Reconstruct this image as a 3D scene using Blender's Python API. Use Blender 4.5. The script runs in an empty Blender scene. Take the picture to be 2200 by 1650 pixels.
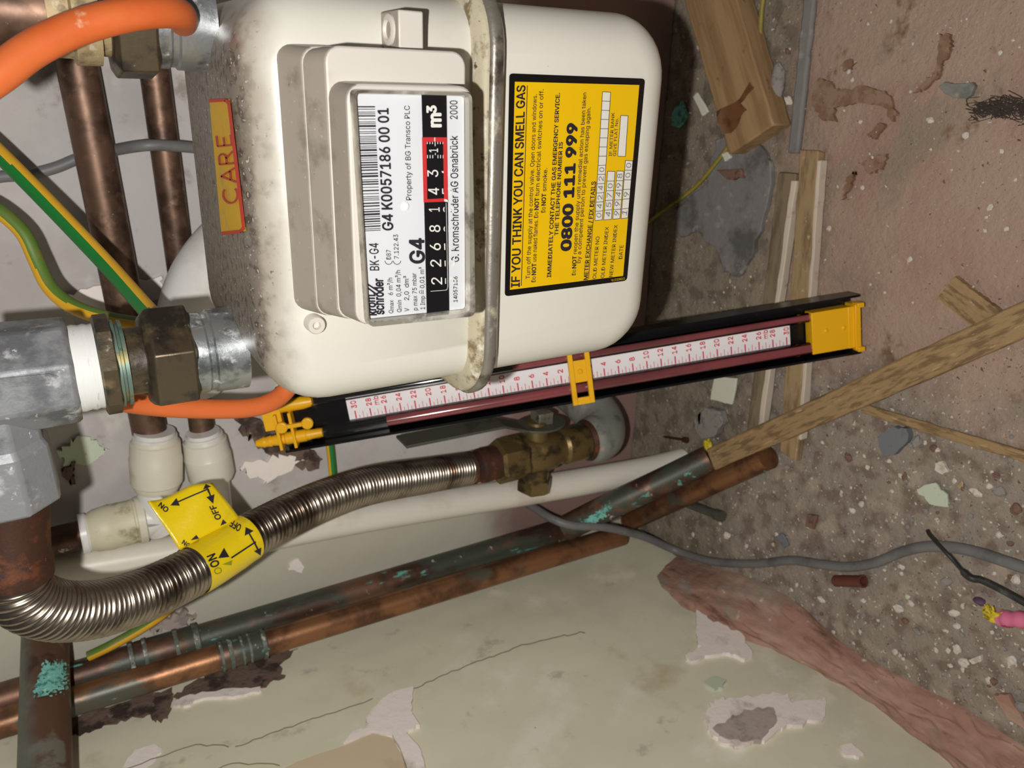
import bpy, bmesh, math, random
from mathutils import Vector, Matrix, noise
from mathutils.bvhtree import BVHTree
from mathutils.geometry import tessellate_polygon

random.seed(11)
SC = bpy.context.scene
COL = SC.collection
PI = math.pi
V = Vector

# ------------------------------------------------------------------ camera
F = 1680.0
CX, CY = 1100.0, 825.0
CAM_H = 0.60
def _unit(a): return a.normalized()
_d = _unit(V((3000 / F, -560 / F, 1)))
_l = V((-155 / F, 4275 / F, 1)); _l = _unit(_l - _d * _l.dot(_d))
_y = _d.cross(_l)
ROT = Matrix((-_l, _y, -_d))             # rows: world x, y, z in lens axes
EYE = V((0, 0, CAM_H))
def ray(u, v): return ROT @ V(((u - CX) / F, (v - CY) / F, 1.0))
def at(u, v, y):                          # point at depth y from the lens plane of the wall
    r = ray(u, v); return EYE + r * (y / r.y)
def fl(u, v, z=0.0):                      # point at height z above the floor
    r = ray(u, v); return EYE + r * ((z - CAM_H) / r.z)
def lw(u, v, x=-0.54):                    # point on a plane parallel to the left wall
    r = ray(u, v); return EYE + r * (x / r.x)

# ------------------------------------------------------------------ materials
def S(r, g, b):
    def c(x):
        x /= 255.0
        return x / 12.92 if x <= 0.04045 else ((x + 0.055) / 1.055) ** 2.4
    return (c(r), c(g), c(b), 1.0)

def M(name, base, rough=0.5, metal=0.0, layers=(), bump=None, spec=0.5, coat=0.0, rough_var=0.0):
    """layers: (colour, scale, lo, hi, detail, (sx,sy,sz), metal_override)"""
    m = bpy.data.materials.new(name); m.use_nodes = True
    nt = m.node_tree; N = nt.nodes; L = nt.links
    b = N['Principled BSDF']
    b.inputs['Roughness'].default_value = rough
    b.inputs['Metallic'].default_value = metal
    b.inputs['Specular IOR Level'].default_value = spec
    b.inputs['Coat Weight'].default_value = coat
    tc = N.new('ShaderNodeTexCoord')
    col = None; met = None
    def noise_node(scale, detail, st, seed):
        mp = N.new('ShaderNodeMapping'); mp.inputs['Scale'].default_value = st
        mp.inputs['Location'].default_value = (seed * 3.1, seed * 1.7, seed * 2.3)
        L.new(tc.outputs['Object'], mp.inputs['Vector'])
        n = N.new('ShaderNodeTexNoise'); n.inputs['Scale'].default_value = scale
        n.inputs['Detail'].default_value = detail; n.inputs['Roughness'].default_value = 0.62
        L.new(mp.outputs['Vector'], n.inputs['Vector']); return n
    for i, ly in enumerate(layers):
        c, sc, lo, hi = ly[:4]
        det = ly[4] if len(ly) > 4 else 5
        st = ly[5] if len(ly) > 5 else (1, 1, 1)
        n = noise_node(sc, det, st, i + 1)
        r = N.new('ShaderNodeMapRange'); r.interpolation_type = 'SMOOTHSTEP'
        r.inputs['From Min'].default_value = lo; r.inputs['From Max'].default_value = hi
        L.new(n.outputs['Fac'], r.inputs['Value'])
        mx = N.new('ShaderNodeMix'); mx.data_type = 'RGBA'
        L.new(r.outputs['Result'], mx.inputs[0])
        if col is None: mx.inputs[6].default_value = base
        else: L.new(col, mx.inputs[6])
        mx.inputs[7].default_value = c
        col = mx.outputs[2]
        if len(ly) > 6:
            mm = N.new('ShaderNodeMix'); mm.data_type = 'FLOAT'
            L.new(r.outputs['Result'], mm.inputs[0])
            if met is None: mm.inputs[2].default_value = metal
            else: L.new(met, mm.inputs[2])
            mm.inputs[3].default_value = ly[6]
            met = mm.outputs[0]
    if col is None: b.inputs['Base Color'].default_value = base
    else: L.new(col, b.inputs['Base Color'])
    if met is not None: L.new(met, b.inputs['Metallic'])
    if rough_var:
        n = noise_node(180, 3, (1, 1, 1), 9)
        r = N.new('ShaderNodeMapRange'); r.inputs['To Min'].default_value = rough - rough_var
        r.inputs['To Max'].default_value = rough + rough_var
        L.new(n.outputs['Fac'], r.inputs['Value']); L.new(r.outputs['Result'], b.inputs['Roughness'])
    if bump:
        n = noise_node(bump[0], 6, bump[3] if len(bump) > 3 else (1, 1, 1), 5)
        bp = N.new('ShaderNodeBump'); bp.inputs['Strength'].default_value = bump[1]
        bp.inputs['Distance'].default_value = bump[2]
        L.new(n.outputs['Fac'], bp.inputs['Height']); L.new(bp.outputs['Normal'], b.inputs['Normal'])
    m['nt'] = 1
    return m

def zone(m, colour, axis, a, b_, nscale, namp, speck=None):
    """Mix a dirt colour in by place: between a and b_ along an object axis, its edge broken by noise."""
    nt = m.node_tree; N = nt.nodes; L = nt.links; b = N['Principled BSDF']
    tc = N.new('ShaderNodeTexCoord'); sx = N.new('ShaderNodeSeparateXYZ')
    L.new(tc.outputs['Object'], sx.inputs[0])
    n = N.new('ShaderNodeTexNoise'); n.inputs['Scale'].default_value = nscale; n.inputs['Detail'].default_value = 6
    L.new(tc.outputs['Object'], n.inputs['Vector'])
    ma = N.new('ShaderNodeMath'); ma.operation = 'MULTIPLY_ADD'
    L.new(n.outputs['Fac'], ma.inputs[0]); ma.inputs[1].default_value = namp
    L.new(sx.outputs[axis], ma.inputs[2])
    r = N.new('ShaderNodeMapRange'); r.interpolation_type = 'SMOOTHSTEP'
    r.inputs['From Min'].default_value = a + namp * .5; r.inputs['From Max'].default_value = b_ + namp * .5
    L.new(ma.outputs[0], r.inputs['Value'])
    mx = N.new('ShaderNodeMix'); mx.data_type = 'RGBA'
    L.new(r.outputs['Result'], mx.inputs[0])
    inp = b.inputs['Base Color']
    if inp.is_linked: L.new(inp.links[0].from_socket, mx.inputs[6])
    else: mx.inputs[6].default_value = inp.default_value
    mx.inputs[7].default_value = colour
    if speck is not None:                     # gritty dirt: darker and paler grains within the colour
        sub = colour
        prev = None
        for k, (c2, sc2, lo, hi) in enumerate(speck):
            n2 = N.new('ShaderNodeTexNoise'); n2.inputs['Scale'].default_value = sc2; n2.inputs['Detail'].default_value = 4
            L.new(tc.outputs['Object'], n2.inputs['Vector'])
            r2 = N.new('ShaderNodeMapRange'); r2.inputs['From Min'].default_value = lo; r2.inputs['From Max'].default_value = hi
            L.new(n2.outputs['Fac'], r2.inputs['Value'])
            m2 = N.new('ShaderNodeMix'); m2.data_type = 'RGBA'; L.new(r2.outputs['Result'], m2.inputs[0])
            if prev is None: m2.inputs[6].default_value = colour
            else: L.new(prev, m2.inputs[6])
            m2.inputs[7].default_value = c2; prev = m2.outputs[2]
        L.new(prev, mx.inputs[7])
    L.new(mx.outputs[2], inp)
    return m

MT = {}
MT['cream'] = M('cream_enamel', S(226, 223, 212), .32, 0, [(S(205, 198, 182), 9, .58, .8), (S(150, 138, 118), 260, .73, .80, 3)])
MT['cream_upper'] = M('cream_enamel_dusty', S(226, 223, 212), .34, 0, [(S(208, 202, 186), 9, .58, .8), (S(150, 138, 118), 260, .72, .80, 3)])
zone(MT['cream_upper'], S(180, 170, 156), 2, .196, .212, 60, .012, [(S(150, 140, 126), 150, .5, .66), (S(110, 98, 84), 420, .66, .72)])
zone(MT['cream_upper'], S(136, 126, 114), 2, .2095, .2135, 160, .005, [(S(96, 86, 76), 260, .5, .62), (S(206, 198, 186), 520, .63, .68)])
MT['dust_plastic'] = M('dusty_index_plastic', S(172, 162, 150), .8, 0, [(S(140, 130, 118), 60, .5, .75), (S(205, 198, 188), 420, .66, .74, 3), (S(90, 80, 70), 330, .72, .78, 3)])
MT['index'] = M('index_plastic', S(220, 214, 205), .45, 0, [(S(205, 190, 165), 40, .62, .8), (S(120, 105, 90), 300, .75, .8, 3)])
MT['white_plate'] = M('white_plate', S(232, 234, 238), .4)
MT['black_plate'] = M('black_print', S(24, 20, 24), .35, 0, [(S(90, 90, 90), 700, .77, .8, 2)])
MT['ink'] = M('dark_ink', S(34, 28, 40), .6)
MT['white_ink'] = M('white_ink', S(240, 238, 232), .6)
MT['red_print'] = M('red_print', S(214, 48, 52), .5)
MT['bezel'] = M('bezel_plastic', S(172, 166, 152), .18, .35, [(S(110, 102, 92), 45, .5, .62), (S(228, 224, 212), 30, .55, .66)], spec=.8)
MT['yellow_label'] = M('yellow_label', S(240, 192, 6), .35, 0, [(S(228, 178, 4), 18, .5, .8)])
MT['black_border'] = M('black_label_border', S(20, 17, 16), .32, 0, [(S(120, 118, 110), 900, .78, .81, 2)])
MT['pencil'] = M('pencil_grey', S(120, 118, 118), .8)
MT['paper_cell'] = M('white_cell', S(230, 226, 216), .6)
MT['care_yellow'] = M('care_yellow', S(236, 186, 20), .5, 0, [(S(215, 170, 70), 70, .55, .7), (S(200, 185, 150), 500, .68, .75, 3)])
MT['care_red'] = M('care_red', S(208, 62, 40), .5, 0, [(S(190, 110, 80), 300, .62, .75, 3)])
MT['seam_cream'] = M('worn_cream_lip', S(196, 186, 160), .6, 0, [(S(130, 112, 84), 90, .5, .66), (S(222, 216, 200), 70, .56, .68), (S(96, 78, 54), 240, .62, .72, 4)], bump=(300, .5, .0006))
MT['seam_metal'] = M('worn_seam_steel', S(158, 152, 142), .4, .6, [(S(92, 84, 74), 60, .50, .68, 6), (S(196, 186, 160), 50, .58, .70, 6, (1, 1, 1), .1)], bump=(260, .4, .0005))
MT['zinc'] = M('galvanised_zinc', S(168, 172, 174), .36, .75, [(S(120, 124, 126), 70, .48, .66), (S(224, 226, 226), 90, .56, .68, 6, (1, 1, 1), .25)], bump=(250, .35, .0005))
MT['zinc_rust'] = M('galvanised_zinc_rusty', S(168, 172, 174), .36, .75, [(S(120, 124, 126), 70, .48, .66), (S(224, 226, 226), 90, .54, .66, 6, (1, 1, 1), .25)], bump=(250, .35, .0005))
zone(MT['zinc_rust'], S(166, 84, 38), 0, .092, .098, 130, .022)
MT['brass_old'] = M('tarnished_brass', S(112, 100, 82), .42, .8, [(S(70, 66, 62), 50, .45, .62), (S(160, 142, 108), 34, .58, .7), (S(176, 172, 166), 130, .64, .74, 5, (1, 1, 1), .3)], bump=(200, .4, .0005))
MT['brass'] = M('brass', S(150, 118, 70), .38, .85, [(S(92, 80, 62), 45, .45, .64), (S(190, 182, 170), 90, .62, .72, 5, (1, 1, 1), .3)], bump=(240, .25, .0004))
MT['brass_pale'] = M('dusty_brass', S(178, 158, 122), .6, .3, [(S(120, 104, 78), 90, .48, .66), (S(202, 188, 158), 140, .56, .68)], bump=(260, .4, .0005))
MT['teal_ring'] = M('verdigris_ring', S(120, 142, 130), .5, .55, [(S(150, 138, 92), 70, .5, .62), (S(88, 118, 112), 160, .56, .68)])
MT['ptfe'] = M('ptfe_tape', S(236, 236, 234), .55, 0, [(S(205, 205, 205), 60, .6, .7, 4, (1, 1, 6))], bump=(90, .5, .0008, (.3, .3, 6)))
MT['cast'] = M('cast_aluminium', S(150, 152, 156), .5, .35, [(S(112, 114, 118), 40, .46, .62), (S(196, 196, 196), 70, .56, .68, 7, (1, 1, 1), .15), (S(226, 226, 224), 210, .64, .72, 5, (1, 1, 1), .1)], bump=(230, .45, .0006))
MT['rusty'] = M('rusted_steel', S(74, 46, 34), .62, .4, [(S(112, 64, 38), 60, .5, .64), (S(52, 46, 46), 45, .54, .66), (S(150, 96, 58), 190, .64, .73)], bump=(260, .5, .0006))
MT['hose_steel'] = M('corrugated_steel', S(150, 140, 128), .28, .95, [(S(96, 84, 74), 22, .48, .64), (S(120, 84, 52), 36, .64, .74)])
MT['copper_dark'] = M('oxidised_copper', S(116, 90, 74), .46, .62, [(S(74, 56, 46), 26, .42, .62), (S(136, 106, 88), 60, .56, .7), (S(190, 170, 150), 420, .69, .76, 3, (1, 1, 1), .1)], rough_var=.08)
MT['copper'] = M('copper_patina', S(126, 92, 74), .46, .55, [(S(80, 58, 48), 16, .40, .58), (S(70, 76, 66), 26, .45, .57, 5, (1, 1, .35), .2), (S(96, 170, 158), 60, .61, .67, 6, (1, 1, .3), 0), (S(180, 174, 168), 75, .64, .70, 6, (1, 1, 1.5), 0)], bump=(300, .3, .0004))
MT['copper_bright'] = M('copper_brighter', S(160, 114, 80), .4, .7, [(S(110, 78, 58), 20, .42, .60), (S(84, 82, 72), 22, .55, .66, 5, (1, 1, .5), .2), (S(110, 178, 166), 60, .68, .73, 6, (1, 1, .4), 0)], bump=(300, .25, .0004))
MT['copper_green'] = M('copper_verdigris', S(100, 72, 56), .5, .4, [(S(112, 108, 98), 24, .52, .62, 5, (1, 1, 1), .2), (S(72, 50, 40), 30, .56, .66)], bump=(300, .4, .0005))
zone(MT['copper_green'], S(112, 114, 104), 2, .016, .028, 60, .016)
MT['verdigris'] = M('verdigris_crust', S(120, 188, 176), .85, 0, [(S(70, 130, 120), 180, .5, .62), (S(190, 220, 212), 240, .6, .7)], bump=(300, .8, .001))
MT['solder'] = M('solder_ring', S(112, 114, 106), .6, .3, [(S(78, 90, 80), 80, .46, .6), (S(186, 184, 178), 140, .56, .66)], bump=(200, .4, .0006))
MT['orange'] = M('orange_rubber', S(226, 114, 58), .45, 0, [(S(214, 100, 46), 14, .5, .7), (S(240, 186, 150), 60, .68, .78)])
MT['grey_cable'] = M('grey_cable_sheath', S(112, 110, 110), .5, 0, [(S(92, 92, 94), 30, .5, .7), (S(168, 166, 160), 300, .7, .78, 3)])
MT['black_cable'] = M('black_cable_sheath', S(40, 40, 38), .5, 0, [(S(80, 82, 78), 40, .55, .7)])
MT['earth_green'] = M('earth_green', S(30, 118, 50), .42)
MT['earth_yellow'] = M('earth_yellow', S(222, 170, 44), .42)
MT['earth_yellow_old'] = M('earth_yellow_old', S(150, 130, 56), .5, 0, [(S(110, 104, 48), 60, .5, .66)])
MT['earth_green_old'] = M('earth_green_old', S(92, 122, 44), .5, 0, [(S(120, 120, 60), 60, .5, .7)])
MT['white_plastic'] = M('white_plastic', S(222, 220, 218), .35, 0, [(S(204, 200, 192), 18, .5, .75)])
MT['ivory'] = M('ivory_plastic', S(212, 206, 188), .45, 0, [(S(186, 178, 150), 26, .52, .7), (S(104, 94, 66), 40, .68, .78), (S(120, 112, 90), 260, .72, .78, 3)], bump=(200, .15, .0004))
MT['ivory_clean'] = M('ivory_plastic_clean', S(216, 211, 198), .4, 0, [(S(198, 190, 172), 22, .55, .72)])
MT['ivory_dirty'] = M('ivory_plastic_dirty', S(206, 200, 174), .5, 0, [(S(150, 142, 108), 40, .48, .64), (S(78, 74, 54), 46, .62, .72)], bump=(200, .2, .0005))
MT['waste'] = M('white_waste_pipe', S(218, 212, 200), .38, 0, [(S(198, 188, 172), 14, .5, .72), (S(150, 136, 116), 120, .72, .8)])
MT['gauge_black'] = M('black_gauge_plastic', S(18, 17, 19), .22, 0, [(S(70, 62, 58), 50, .66, .8)])
MT['gauge_yellow'] = M('yellow_gauge_plastic', S(236, 176, 18), .38, 0, [(S(214, 150, 12), 30, .55, .75)])
MT['scale_white'] = M('scale_white', S(236, 230, 232), .5)
MT['scale_red'] = M('scale_red', S(206, 44, 66), .55)
MT['liquid'] = M('red_gauge_liquid', S(142, 72, 76), .15, 0, [(S(112, 62, 62), 12, .45, .65)], spec=.6)
MT['tag_yellow'] = M('yellow_tape', S(236, 206, 16), .3, 0, [(S(214, 184, 20), 30, .56, .75)], bump=(120, .35, .0012), coat=.3)
MT['tag_green'] = M('faded_print', S(150, 150, 30), .5)
MT['valve_brass'] = M('valve_brass', S(124, 104, 66), .42, .65, [(S(72, 62, 44), 45, .46, .62), (S(160, 136, 90), 50, .6, .72)], bump=(220, .35, .0006))
MT['lever'] = M('lever_steel', S(92, 94, 82), .5, .4, [(S(62, 64, 56), 40, .5, .66), (S(130, 130, 120), 160, .66, .74)])
MT['lever_worn'] = M('lever_plate_steel', S(128, 124, 112), .5, .45, [(S(84, 80, 70), 60, .5, .64)])
MT['elbow_grey'] = M('grey_painted_iron', S(128, 128, 120), .62, 0, [(S(98, 98, 92), 40, .5, .66), (S(160, 140, 130), 60, .6, .72)], bump=(180, .5, .001))
MT['wood'] = M('raw_timber', S(166, 134, 96), .75, 0, [(S(142, 110, 74), 26, .42, .66, 6, (.25, 3, 3)), (S(110, 80, 50), 40, .62, .74, 4)], bump=(60, .35, .001, (.3, 4, 4)))
MT['wood_stain'] = M('damp_stain', S(110, 72, 40), .7, 0, [(S(84, 48, 18), 60, .5, .7)])
MT['wood_pale'] = M('weathered_lath', S(162, 136, 100), .8, 0, [(S(128, 104, 74), 60, .44, .64, 6, (.4, 2, 2)), (S(186, 164, 132), 110, .6, .72)], bump=(140, .5, .0012))
MT['stick'] = M('rough_sawn_stick', S(156, 128, 90), .8, 0, [(S(118, 94, 64), 120, .46, .62, 5, (.35, 2, 2)), (S(184, 158, 120), 150, .6, .7, 5, (.35, 2, 2))], bump=(160, .7, .0016, (.35, 2, 2)))
MT['wood_grey'] = M('grey_brown_timber', S(132, 116, 92), .8, 0, [(S(104, 90, 70), 50, .46, .64, 6, (.4, 2, 2))], bump=(140, .4, .001))
MT['batten_edge'] = M('pale_batten', S(206, 190, 172), .7, 0, [(S(170, 150, 130), 60, .55, .7)])
MT['lead'] = M('grey_mortar', S(126, 122, 120), .8, 0, [(S(92, 88, 86), 22, .46, .64), (S(150, 146, 144), 60, .58, .72)], bump=(90, .6, .002))
MT['stone'] = M('slate_stone', S(112, 114, 118), .8, 0, [(S(86, 88, 92), 60, .5, .66)], bump=(160, .5, .001))
MT['chip'] = M('plaster_chip', S(206, 196, 186), .85, 0, [(S(176, 164, 150), 160, .5, .66)])
MT['chip_dark'] = M('brick_chip', S(122, 92, 78), .85, 0, [(S(90, 68, 58), 160, .5, .66)])
MT['chip_grey'] = M('grey_chip', S(140, 134, 128), .85, 0, [(S(110, 104, 98), 160, .5, .66)])
MT['green_chip'] = M('pale_green_flake', S(192, 200, 178), .8, 0, [(S(160, 160, 140), 200, .62, .72)])
MT['brown_plastic'] = M('brown_plastic', S(96, 52, 42), .5)
MT['pink_wrap'] = M('pink_wrapper', S(214, 112, 146), .35, 0, [(S(176, 40, 84), 70, .55, .62)])
MT['yellow_wrap'] = M('yellow_frayed', S(214, 190, 40), .6, 0, [(S(150, 128, 20), 200, .5, .6)])
MT['purple_wrap'] = M('purple_scrap', S(92, 62, 92), .6)
MT['paper'] = M('white_paper', S(214, 212, 196), .7)
MT['fluff'] = M('dark_fluff', S(66, 56, 50), .9)
MT['stain'] = M('brown_floor_stain', S(128, 98, 76), .9, 0, [(S(146, 118, 98), 60, .46, .6), (S(104, 76, 56), 120, .6, .7)], bump=(170, .6, .002))
MT['stain'] = M('brown_floor_stain', S(128, 98, 76), .9, 0, [(S(146, 118, 98), 60, .46, .6), (S(104, 76, 56), 120, .6, .7)], bump=(170, .6, .002))
MT['plaster_white'] = M('bare_plaster', S(240, 230, 224), .85, 0, [(S(196, 182, 172), 30, .52, .7)], bump=(120, .5, .0015))
MT['plaster_grey'] = M('grey_undercoat', S(176, 162, 154), .9, 0, [(S(150, 138, 130), 60, .5, .66)], bump=(150, .6, .0015))
MT['plaster_tan'] = M('tan_plaster', S(206, 188, 158), .85, 0, [(S(196, 176, 146), 30, .5, .7)])
MT['brown_hole'] = M('crumbled_brown_plaster', S(112, 92, 80), .95, 0, [(S(62, 48, 42), 50, .46, .62), (S(150, 128, 112), 80, .62, .72)], bump=(110, .9, .003))
MT['crack'] = M('crack_line', S(138, 130, 106), .9)

# walls and floor
MT['wall_back'] = M('painted_back_wall', S(188, 183, 181), .7, 0, [(S(172, 166, 163), 7, .46, .66), (S(150, 140, 132), 36, .60, .74), (S(204, 199, 190), 12, .58, .72), (S(120, 104, 90), 200, .74, .8, 4)], bump=(60, .35, .0014))
zone(MT['wall_back'], S(192, 188, 172), 0, -.36, -.44, 30, .05)
zone(MT['wall_back'], S(140, 112, 104), 2, .225, .165, 24, .06)
MT['wall_left'] = M('pale_green_wall', S(218, 214, 190), .62, 0, [(S(208, 204, 182), 6, .46, .66), (S(228, 224, 206), 13, .56, .7), (S(196, 182, 150), 10, .60, .76), (S(190, 186, 166), 30, .6, .72), (S(126, 112, 88), 130, .74, .79, 3)], bump=(50, .25, .0012))
MT['floor'] = M('dusty_floor', S(168, 143, 126), .9, 0, [(S(162, 132, 117), 7, .44, .62), (S(146, 130, 112), 13, .50, .66), (S(116, 88, 64), 17, .60, .70), (S(190, 178, 160), 420, .66, .72, 3), (S(84, 70, 58), 330, .68, .75, 3)], bump=(170, .8, .003))
zone(MT['floor'], S(148, 136, 124), 0, -.20, -.26, 22, .10, [(S(124, 108, 96), 60, .48, .6), (S(166, 150, 134), 34, .56, .66), (S(206, 196, 180), 240, .64, .68), (S(92, 80, 70), 300, .66, .71)])
zone(MT['floor'], S(138, 126, 110), 1, .50, .54, 30, .03, [(S(112, 100, 86), 50, .48, .6), (S(196, 184, 166), 240, .66, .70), (S(92, 80, 70), 280, .65, .70)])
MT['brick_base'] = M('pink_brick_render', S(156, 118, 102), .9, 0, [(S(176, 142, 126), 16, .46, .62, 6, (1, .4, 1)), (S(150, 134, 120), 22, .52, .64, 6, (1, .5, 1)), (S(104, 72, 58), 34, .54, .66, 6, (1, .3, 1)), (S(196, 180, 164), 70, .63, .72)], bump=(60, .9, .004, (1, .4, 1)))

def clear_mat():
    m = bpy.data.materials.new('clear_plastic'); m.use_nodes = True
    N = m.node_tree.nodes; L = m.node_tree.links
    N.remove(N['Principled BSDF'])
    t = N.new('ShaderNodeBsdfTransparent'); g = N.new('ShaderNodeBsdfGlossy')
    g.inputs['Roughness'].default_value = .08
    fr = N.new('ShaderNodeFresnel'); fr.inputs['IOR'].default_value = 1.45
    mx = N.new('ShaderNodeMixShader')
    L.new(fr.outputs[0], mx.inputs[0]); L.new(t.outputs[0], mx.inputs[1]); L.new(g.outputs[0], mx.inputs[2])
    L.new(mx.outputs[0], N['Material Output'].inputs['Surface'])
    return m
MT['clear'] = clear_mat()

# ------------------------------------------------------------------ mesh builder
ORG = {}
def frame_of(d, hint=V((0, 0, 1))):
    d = d.normalized()
    if abs(d.dot(hint)) > .95: hint = V((1, 0, 0))
    a = (hint - d * hint.dot(d)).normalized()
    return a, d.cross(a)

def catmull(pts, n=10):
    out = []
    P = [pts[0] * 2 - pts[1]] + list(pts) + [pts[-1] * 2 - pts[-2]]
    for i in range(1, len(P) - 2):
        p0, p1, p2, p3 = P[i - 1], P[i], P[i + 1], P[i + 2]
        for k in range(n):
            t = k / n
            out.append(.5 * ((2 * p1) + (p2 - p0) * t + (2 * p0 - 5 * p1 + 4 * p2 - p3) * t * t + (3 * p1 - p0 - 3 * p2 + p3) * t ** 3))
    out.append(pts[-1].copy())
    return out

def resample(path, step):
    d = [0]
    for a, b in zip(path, path[1:]): d.append(d[-1] + (b - a).length)
    n = max(2, int(d[-1] / step)); out = []; j = 0
    for i in range(n + 1):
        s = d[-1] * i / n
        while j < len(d) - 2 and d[j + 1] < s: j += 1
        t = (s - d[j]) / max(1e-9, d[j + 1] - d[j])
        out.append(path[j].lerp(path[j + 1], t))
    return out, d[-1] / n

class MB:
    def __init__(s): s.v = []; s.f = []; s.mi = []; s.cur = 0
    def add(s, vs, fs):
        o = len(s.v); s.v += [V(p) for p in vs]
        s.f += [tuple(o + i for i in f) for f in fs]; s.mi += [s.cur] * len(fs); return s
    def box(s, c, size, rot=None):
        hx, hy, hz = size[0] / 2, size[1] / 2, size[2] / 2
        vs = [V((x, y, z)) for x in (-hx, hx) for y in (-hy, hy) for z in (-hz, hz)]
        if rot is not None: vs = [rot @ p for p in vs]
        c = V(c)
        return s.add([p + c for p in vs], [(0, 1, 3, 2), (4, 6, 7, 5), (0, 4, 5, 1), (2, 3, 7, 6), (0, 2, 6, 4), (1, 5, 7, 3)])
    def hexa(s, q0, q1):                     # two quads, corner to corner
        return s.add(list(q0) + list(q1), [(0, 1, 2, 3), (7, 6, 5, 4), (0, 4, 5, 1), (1, 5, 6, 2), (2, 6, 7, 3), (3, 7, 4, 0)])
    def tube(s, path, r, seg=20, caps=True, hint=V((0, 0, 1))):
        n = len(path); rf = r if callable(r) else (lambda i: r)
        t0 = (path[1] - path[0]).normalized(); a, b = frame_of(t0, hint)
        vs = []; prev = t0
        for i, p in enumerate(path):
            t = (path[min(i + 1, n - 1)] - path[max(i - 1, 0)]).normalized()
            q = prev.rotation_difference(t); a = (q @ a); a = (a - t * a.dot(t)).normalized(); b = t.cross(a); prev = t
            R = rf(i)
            for k in range(seg):
                w = 2 * PI * k / seg
                vs.append(p + a * (R * math.cos(w)) + b * (R * math.sin(w)))
        fs = []
        for i in range(n - 1):
            for k in range(seg):
                k2 = (k + 1) % seg
                fs.append((i * seg + k, i * seg + k2, (i + 1) * seg + k2, (i + 1) * seg + k))
        if caps:
            fs.append(tuple(range(seg))[::-1]); fs.append(tuple((n - 1) * seg + k for k in range(seg)))
        return s.add(vs, fs)
    def lathe(s, p0, p1, prof, seg=32, rot=0.0, hint=V((0, 1, 0)), hole=0.0):
        d = p1 - p0; a, b = frame_of(d, hint); vs = []; fs = []
        for t, R in prof:
            for k in range(seg):
                w = 2 * PI * k / seg + rot
                vs.append(p0 + d * t + a * (R * math.cos(w)) + b * (R * math.sin(w)))
        n = len(prof)
        for i in range(n - 1):
            for k in range(seg):
                k2 = (k + 1) % seg
                fs.append((i * seg + k, i * seg + k2, (i + 1) * seg + k2, (i + 1) * seg + k))
        fs.append(tuple(range(seg))[::-1]); fs.append(tuple((n - 1) * seg + k for k in range(seg)))
        return s.add(vs, fs)
    def prism(s, poly, ext):                 # planar outline + extrusion vector
        n = len(poly); tri = tessellate_polygon([poly])
        e = V(ext)
        return s.add(list(poly) + [p + e for p in poly],
                     [tuple(t) for t in tri] + [tuple(i + n for i in t[::-1]) for t in tri] +
                     [(i, (i + 1) % n, (i + 1) % n + n, i + n) for i in range(n)])
    def flat(s, poly):
        tri = tessellate_polygon([poly]); return s.add(poly, [tuple(t) for t in tri])
    def grid(s, nx, ny, fn):
        vs = [fn(i / nx, j / ny) for j in range(ny + 1) for i in range(nx + 1)]
        w = nx + 1
        return s.add(vs, [(j * w + i, j * w + i + 1, (j + 1) * w + i + 1, (j + 1) * w + i) for j in range(ny) for i in range(nx)])
    def lump(s, c, r, seed, sub=2, squash=(1, 1, 1), amp=.35):
        bm = bmesh.new(); bmesh.ops.create_icosphere(bm, subdivisions=sub, radius=1)
        bm.verts.ensure_lookup_table(); vs = []
        for v in bm.verts:
            k = 1 + amp * noise.noise(v.co * 1.3 + V((seed * 7.3, seed * 3.1, seed)))
            vs.append(V(c) + V((v.co.x * r * k * squash[0], v.co.y * r * k * squash[1], v.co.z * r * k * squash[2])))
        fs = [tuple(v.index for v in f.verts) for f in bm.faces]; bm.free()
        return s.add(vs, fs)
    def build(s, name, mats, parent=None, angle=35, bevel=0, smooth=True, org=None):
        if not isinstance(mats, (list, tuple)): mats = [mats]
        if parent is not None: o0 = ORG[parent.name]
        elif org is not None: o0 = V(org)
        else:
            lo = V((min(p.x for p in s.v), min(p.y for p in s.v), min(p.z for p in s.v)))
            hi = V((max(p.x for p in s.v), max(p.y for p in s.v), max(p.z for p in s.v)))
            o0 = V(((lo.x + hi.x) / 2, (lo.y + hi.y) / 2, lo.z))
        me = bpy.data.meshes.new(name)
        me.from_pydata([p - o0 for p in s.v], [], s.f)
        for m in mats: me.materials.append(MT[m])
        me.polygons.foreach_set('material_index', s.mi)
        bm = bmesh.new(); bm.from_mesh(me); bmesh.ops.recalc_face_normals(bm, faces=bm.faces); bm.to_mesh(me); bm.free()
        if smooth:
            me.polygons.foreach_set('use_smooth', [True] * len(me.polygons))
            me.set_sharp_from_angle(angle=math.radians(angle))
        me.update()
        o = bpy.data.objects.new(name, me); COL.objects.link(o)
        if parent is not None: o.parent = parent
        else: o.location = o0
        ORG[o.name] = o0
        if bevel:
            md = o.modifiers.new('bevel', 'BEVEL'); md.width = bevel; md.segments = 2; md.limit_method = 'ANGLE'; md.angle_limit = math.radians(40)
        return o

def thing(name, label, cat, loc, group=None):
    o = bpy.data.objects.new(name, None); COL.objects.link(o); o.location = loc
    o.empty_display_size = .02; ORG[o.name] = V(loc)
    return tag(o, label, cat, group)
def tag(o, label, cat, group=None, kind=None):
    o['label'] = label; o['category'] = cat
    if group: o['group'] = group
    if kind: o['kind'] = kind
    return o
def structure(o): o['kind'] = 'structure'; return o

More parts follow.
